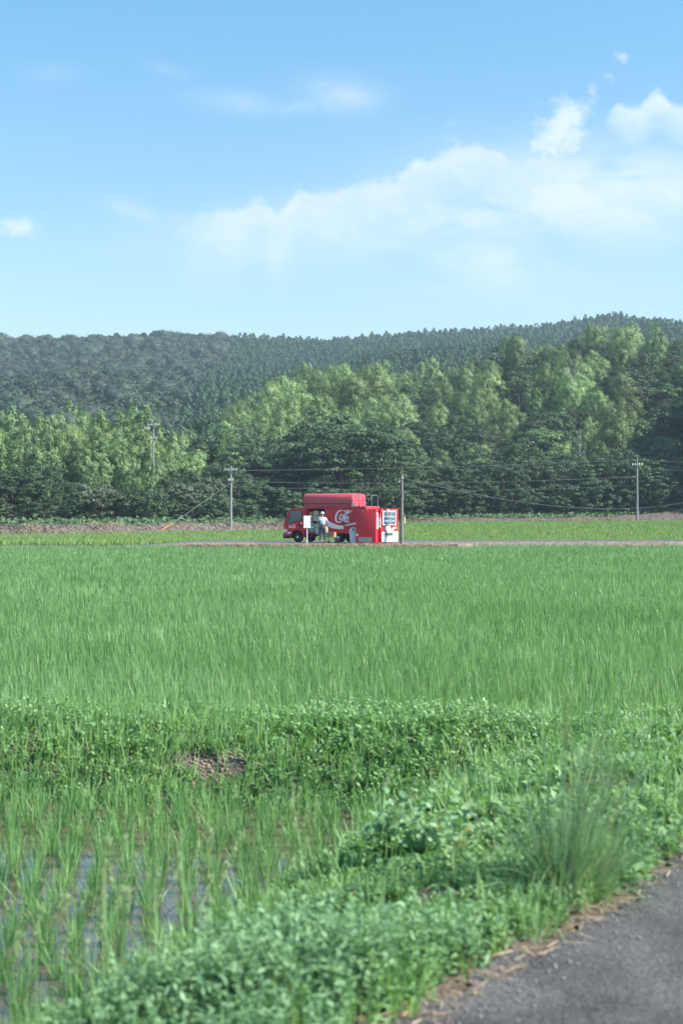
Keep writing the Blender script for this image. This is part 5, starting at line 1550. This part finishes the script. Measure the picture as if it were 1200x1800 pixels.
# control cluster
b = MB(); b.box((.24, -.022, .70), (.62, .0, .93), .004); cp = b.build('notice_panel', M['decal_white'], VB)
b = MB()
for k in range(5): b.box((.26, -.0235, .73 + k * .036), (.26 + (.30 if k % 2 else .22), -.022, .742 + k * .036))
b.build('notice_text', M['red_faded'], cp)
b = MB(); b.box((.82, -.018, .78), (1.00, .0, .88), .004); b.build('coin_plate', M['decal_white'], VB)
for x, z in ((.88, .92), (.96, .95), (1.05, .90), (1.08, .84)):
    b = MB(); b.lathe([(.024, 0), (.024, -.014), (.016, -.02)], (x, .0, z), 'y', 10); b.build('button', M['steel'], VB)
# white lower front with shield-like top and dispensing flap
lw = [(.06, .10), (1.12, .10), (1.14, .14), (1.14, .62), (1.12, .65), (.86, .66), (.80, .74), (.76, .84), (.72, .85), (.69, .76), (.66, .68), (.58, .66), (.06, .63), (.04, .60), (.04, .14)]
b = MB(); b.prism(lw, -.024, -.0005, 'y'); lp = b.build('lower_panel', M['white_paint'], VB)
b = MB(); b.box((.24, -.030, .40), (.82, -.0245, .60), .003); fl = b.build('dispenser_flap', M['grille'], VB)
b = MB(); b.box((.28, -.036, .44), (.78, -.0305, .56), .002); b.build('flap_pane', M['glass'], fl)
b = MB(); b.box((.26, -.0285, .35), (.48, -.0245, .385)); b.build('green_sticker', M['crate_green'], lp)
b = MB(); b.box((1.02, -.030, .44), (1.06, -.0245, .52)); b.build('lock', cm_[0], lp)
b = MB(); b.box((.40, -.028, VH - .05), (.54, -.0005, VH - .01), .003); b.build('top_badge', M['decal_white'], VB)
b = MB(); b.prism([(y + .10, z + .86) for y, z in bottle_shape(0, 0, 1.9)], -.004, 0, 'x'); b.build('bottle_emblem', M['decal_white'], VB)
b = MB(); b.box((-.001, -.002, VH + .0115), (W2 + .001, .642, VH + .035), .006); b.build('top_trim', M['red'], VB)
b = MB(); b.box((1.0, -.02, VH - .02), (1.12, -.0005, VH + .008), .003); b.build('corner_badge', M['yellow'], VB)

# ------------------------------------------------------------------ bin
BN = empty('waste_bin', (.645, 76.97, 0), R(-8)); tag(BN, 'pale grey plastic bin with domed lid beside the vending machine back', 'bin')
b = MB(); b.prism([(-.155, 0), (.155, 0), (.20, .66), (-.20, .66)], -.17, .17, 'y', .02); b.build('body', M['bin_grey'], BN, True)
dome = [(-.215, .66), (.215, .66), (.215, .70), (.20, .76), (.12, .84), (.02, .885), (-.05, .88), (-.16, .80), (-.21, .72)]
b = MB(); b.prism(dome, -.19, .19, 'y', .02); ld = b.build('lid', M['bin_grey'], BN, True)
b = MB(); b.lathe([(.045, 0), (.055, -.008), (.03, -.012)], (0.02, -.19, .76), 'y', 14); b.build('slot', M['dark'], ld)

# ------------------------------------------------------------------ notice board
SG = empty('notice_board', tuple(at(539.5, 76.3, -.02)), R(4)); tag(SG, 'blank white notice board on a thin post in front of the truck cab', 'sign')
b = MB(); b.tube([(0, 0, -.2), (0, 0, 1.52)], .024, 10); b.build('post', M['white_paint'], SG, True)
b = MB(); b.box((-.185, -.045, .86), (.185, -.026, 1.52), .008); bd_ = b.build('board', M['white_paint'], SG)
b = MB(); b.box((-.03, -.05, 1.49), (.03, -.046, 1.51)); b.box((-.03, -.05, .88), (.03, -.046, .90)); b.build('bracket', M['steel'], bd_)

# ------------------------------------------------------------------ the delivery man
def skinned(name, V, E, rad, mat, parent, sub=1, root_i=0):
    me = bpy.data.meshes.new(name); me.from_pydata([tuple(v) for v in V], E, []); me.update()
    o = bpy.data.objects.new(name, me); COL.objects.link(o)
    sk = o.modifiers.new('skin', 'SKIN'); sk.use_smooth_shade = True
    for i, r in enumerate(rad):
        r = (r, r) if isinstance(r, (int, float)) else r
        me.skin_vertices[0].data[i].radius = r; me.skin_vertices[0].data[i].use_root = (i == root_i)
    sb = o.modifiers.new('sub', 'SUBSURF'); sb.levels = sub; sb.render_levels = sub
    bpy.context.view_layer.update()
    dg = bpy.context.evaluated_depsgraph_get()
    m2 = bpy.data.meshes.new_from_object(o.evaluated_get(dg))
    bpy.data.objects.remove(o)
    for p in m2.polygons: p.use_smooth = True
    return link_mesh(name, m2, mat, parent)

PN = empty('person', tuple(at(566.5, 78.4, 0.0)), R(6))
tag(PN, 'man in white cap, pale shirt and dark trousers unloading at the truck bay', 'person')
# joints in metres: x right, y away from the camera (he faces the truck), z up
J = dict(pel=(0, 0, .92), wst=(0, .01, 1.05), chs=(0, .03, 1.27), nck=(0, .02, 1.43), hdb=(0, .04, 1.49),
         hpL=(-.09, 0, .88), knL=(-.11, .04, .48), anL=(-.12, -.02, .09), toL=(-.13, .12, .035),
         hpR=(.09, 0, .88), knR=(.13, .07, .49), anR=(.17, -.06, .10), toR=(.20, .08, .035),
         shL=(-.18, .02, 1.36), elL=(-.27, .02, 1.10), wrL=(-.20, .22, 1.00),
         shR=(.18, .02, 1.36), elR=(.29, .03, 1.11), wrR=(.22, .20, .96))
def chain(keys): return [J[k] for k in keys]
V = []; rad = []; E = []
def addv(p, r, par=None):
    V.append(p); rad.append(r); i = len(V) - 1
    if par is not None: E.append((par, i))
    return i
pel = addv(J['pel'], (.13, .095)); ws = addv(J['wst'], (.125, .09), pel); ch = addv(J['chs'], (.155, .10), ws)
nk = addv(J['nck'], .055, ch); hb = addv((0, .035, 1.50), .062, nk); hd = addv((0, .04, 1.57), (.078, .095), hb); ht = addv((0, .035, 1.645), (.066, .082), hd)
for sgn, s_ in ((-1, 'L'), (1, 'R')):
    h = addv(J['hp' + s_], .085, pel)
    k0 = addv(tuple((a + c) / 2 for a, c in zip(J['hp' + s_], J['kn' + s_])), .075, h)
    k = addv(J['kn' + s_], .055, k0); c0 = addv(tuple(a * .65 + c * .35 for a, c in zip(J['kn' + s_], J['an' + s_])), .056, k)
    an = addv(J['an' + s_], .036, c0); to = addv(J['to' + s_], (.042, .025), an)
    sh = addv(J['sh' + s_], .055, ch); e0 = addv(tuple((a + c) / 2 for a, c in zip(J['sh' + s_], J['el' + s_])), .046, sh)
    el = addv(J['el' + s_], .037, e0); wr = addv(J['wr' + s_], .026, el)
    d = (Vector(J['wr' + s_]) - Vector(J['el' + s_])).normalized()
    pm = Vector(J['wr' + s_]) + d * .055; pa = addv(tuple(pm), (.036, .018), wr)
    side = Vector((0, 0, 1)).cross(d).normalized() if abs(d.z) < .9 else Vector((1, 0, 0))
    updn = d.cross(side).normalized()
    for f, (o_, l_) in enumerate([(-.028, .062), (-.010, .072), (.009, .068), (.027, .054)]):
        b0 = pm + updn * o_ + d * .03; i0 = addv(tuple(b0), .0095, pa)
        i1 = addv(tuple(b0 + d * l_ * .5 - side * sgn * .010), .009, i0); addv(tuple(b0 + d * l_ * .72 - side * sgn * .034), .008, i1)
    t0 = pm - updn * .032 - d * .02; i0 = addv(tuple(t0), .010, pa); addv(tuple(t0 - updn * .022 + d * .035 - side * sgn * .015), .009, i0)
body = skinned('body', V, E, rad, M['skin'], PN, 1)
# ears, nose
b = MB()
for sx in (-1, 1): b.lathe([(.004, 0), (.020, .006), (.024, .014), (.012, .020)], (sx * .086, .035, 1.565), 'x', 8)
b.build('ears', M['skin'], PN, True)
b = MB(); b.prism([(-.014, 1.55), (.014, 1.55), (.006, 1.59), (-.006, 1.59)], .125, .150, 'y', .003); b.build('nose', M['skin'], PN, True)
skinned('hair', [(0, .00, 1.52), (0, .012, 1.60), (0, .02, 1.655)], [(0, 1), (1, 2)], [(.068, .06), (.082, .09), (.06, .07)], M['hair'], PN, 1)
# cap with brim to the front (away from the camera)
b = MB(); b.lathe([(.090, 1.605), (.095, 1.625), (.091, 1.665), (.072, 1.700), (.038, 1.720), (.004, 1.725)], (0, .028, 0), 'z', 20)
b.build('cap', M['cap'], PN, True)
b = MB(); b.prism([(.09 * math.cos(R(a)), .05 + .17 * math.sin(R(a))) for a in range(0, 181, 18)], 1.600, 1.612, 'z', .003); b.build('cap_brim', M['cap'], PN, True)
# shirt
SV = []; SE = []; SR = []
def sv(p, r, par=None):
    SV.append(p); SR.append(r); i = len(SV) - 1
    if par is not None: SE.append((par, i))
    return i
a0 = sv((0, .005, .94), (.155, .115)); a1 = sv((0, .01, 1.08), (.155, .115), a0); a2 = sv((0, .03, 1.26), (.180, .125), a1); a3 = sv((0, .02, 1.385), (.13, .09), a2); sv((0, .02, 1.425), (.07, .065), a3)
for s_ in 'LR':
    b0 = sv(J['sh' + s_], .075, a2); b1 = sv(tuple((a * .62 + c * .38) for a, c in zip(J['sh' + s_], J['el' + s_])), .066, b0); sv(tuple((a * .22 + c * .78) for a, c in zip(J['sh' + s_], J['el' + s_])), .062, b1)
skinned('shirt', SV, SE, SR, M['shirt'], PN, 1)
TV = []; SE2 = []; TRd = []
def tv(p, r, par=None):
    TV.append(p); TRd.append(r); i = len(TV) - 1
    if par is not None: SE2.append((par, i))
    return i
t0 = tv((0, 0, .90), (.155, .118)); tv((0, .005, .99), (.148, .108), t0)
for s_ in 'LR':
    h = tv(tuple(a * .8 + c * .2 for a, c in zip(J['hp' + s_], J['kn' + s_])), .105, t0); k0 = tv(tuple((a * .45 + c * .55) for a, c in zip(J['hp' + s_], J['kn' + s_])), .090, h)
    k = tv(J['kn' + s_], .076, k0); tv(tuple(a * .12 + c * .88 for a, c in zip(J['kn' + s_], J['an' + s_])), .062, k)
skinned('trousers', TV, SE2, TRd, M['trousers'], PN, 1)
for s_ in 'LR':
    an, to = Vector(J['an' + s_]), Vector(J['to' + s_])
    skinned('shoe', [tuple(an + Vector((0, -.04, -.045))), tuple(an + Vector((0, .02, -.035))), tuple(to + Vector((0, .02, .008)))], [(0, 1), (1, 2)], [(.042, .042), (.046, .046), (.044, .036)], M['shoe'], PN, 1)
b = MB(); b.lathe([(.150, 0), (.158, .004), (.158, .036), (.150, .04)], (0, .003, .965), 'z', 20); bl = b.build('belt', M['dark'], PN, True); bl.scale = (1, .76, 1)

# things he holds
w_ = Matrix.Translation(PN.location) @ Matrix.Rotation(R(6), 4, 'Z')
hb_ = empty('cloth_bag', w_ @ Vector((.245, .22, .56)), R(6)); tag(hb_, 'cream cloth bag hanging from the man’s right hand', 'bag')
b = MB(); b.prism([(-.07, 0), (.07, 0), (.085, .22), (.06, .33), (-.06, .33), (-.085, .22)], -.04, .04, 'y', .015); b.build('pouch', M['cream'], hb_, True)
b = MB(); b.tube([(-.03, 0, .32), (-.02, 0, .40), (.02, 0, .41), (.04, 0, .32)], .006, 6); b.build('handle', M['cream'], hb_, True)
h2 = empty('plastic_sack', w_ @ Vector((-.24, .24, .46)), R(6)); tag(h2, 'crumpled off-white sack held low in the man’s left hand', 'bag')
b = MB(); b.prism([(-.08, 0), (.06, .02), (.10, .22), (.06, .40), (.02, .50), (-.03, .50), (-.06, .38), (-.10, .18)], -.05, .05, 'y', .02); b.build('sack', M['shirt'], h2, True)
b = MB(); b.tube([(0, 0, .49), (.01, -.01, .56)], .010, 6); b.build('knot', M['shirt'], h2, True)

# ------------------------------------------------------------------ haze
HAZE = 0.00027
b = MB(); b.box((-1350, -450, -2.2), (1350, 1600, 175)); hz = b.build('haze', None); tag(hz, 'thin pale blue summer haze over the valley', 'haze', kind='stuff')
hm = bpy.data.materials.new('haze'); hm.use_nodes = True
hn = hm.node_tree; hn.nodes.remove(hn.nodes['Principled BSDF'])
pv = hn.nodes.new('ShaderNodeVolumePrincipled'); pv.inputs['Color'].default_value = (.66, .84, 1.0, 1); pv.inputs['Density'].default_value = HAZE; pv.inputs['Anisotropy'].default_value = .2
hn.links.new(pv.outputs[0], hn.nodes['Material Output'].inputs['Volume'])
hz.data.materials.append(hm)
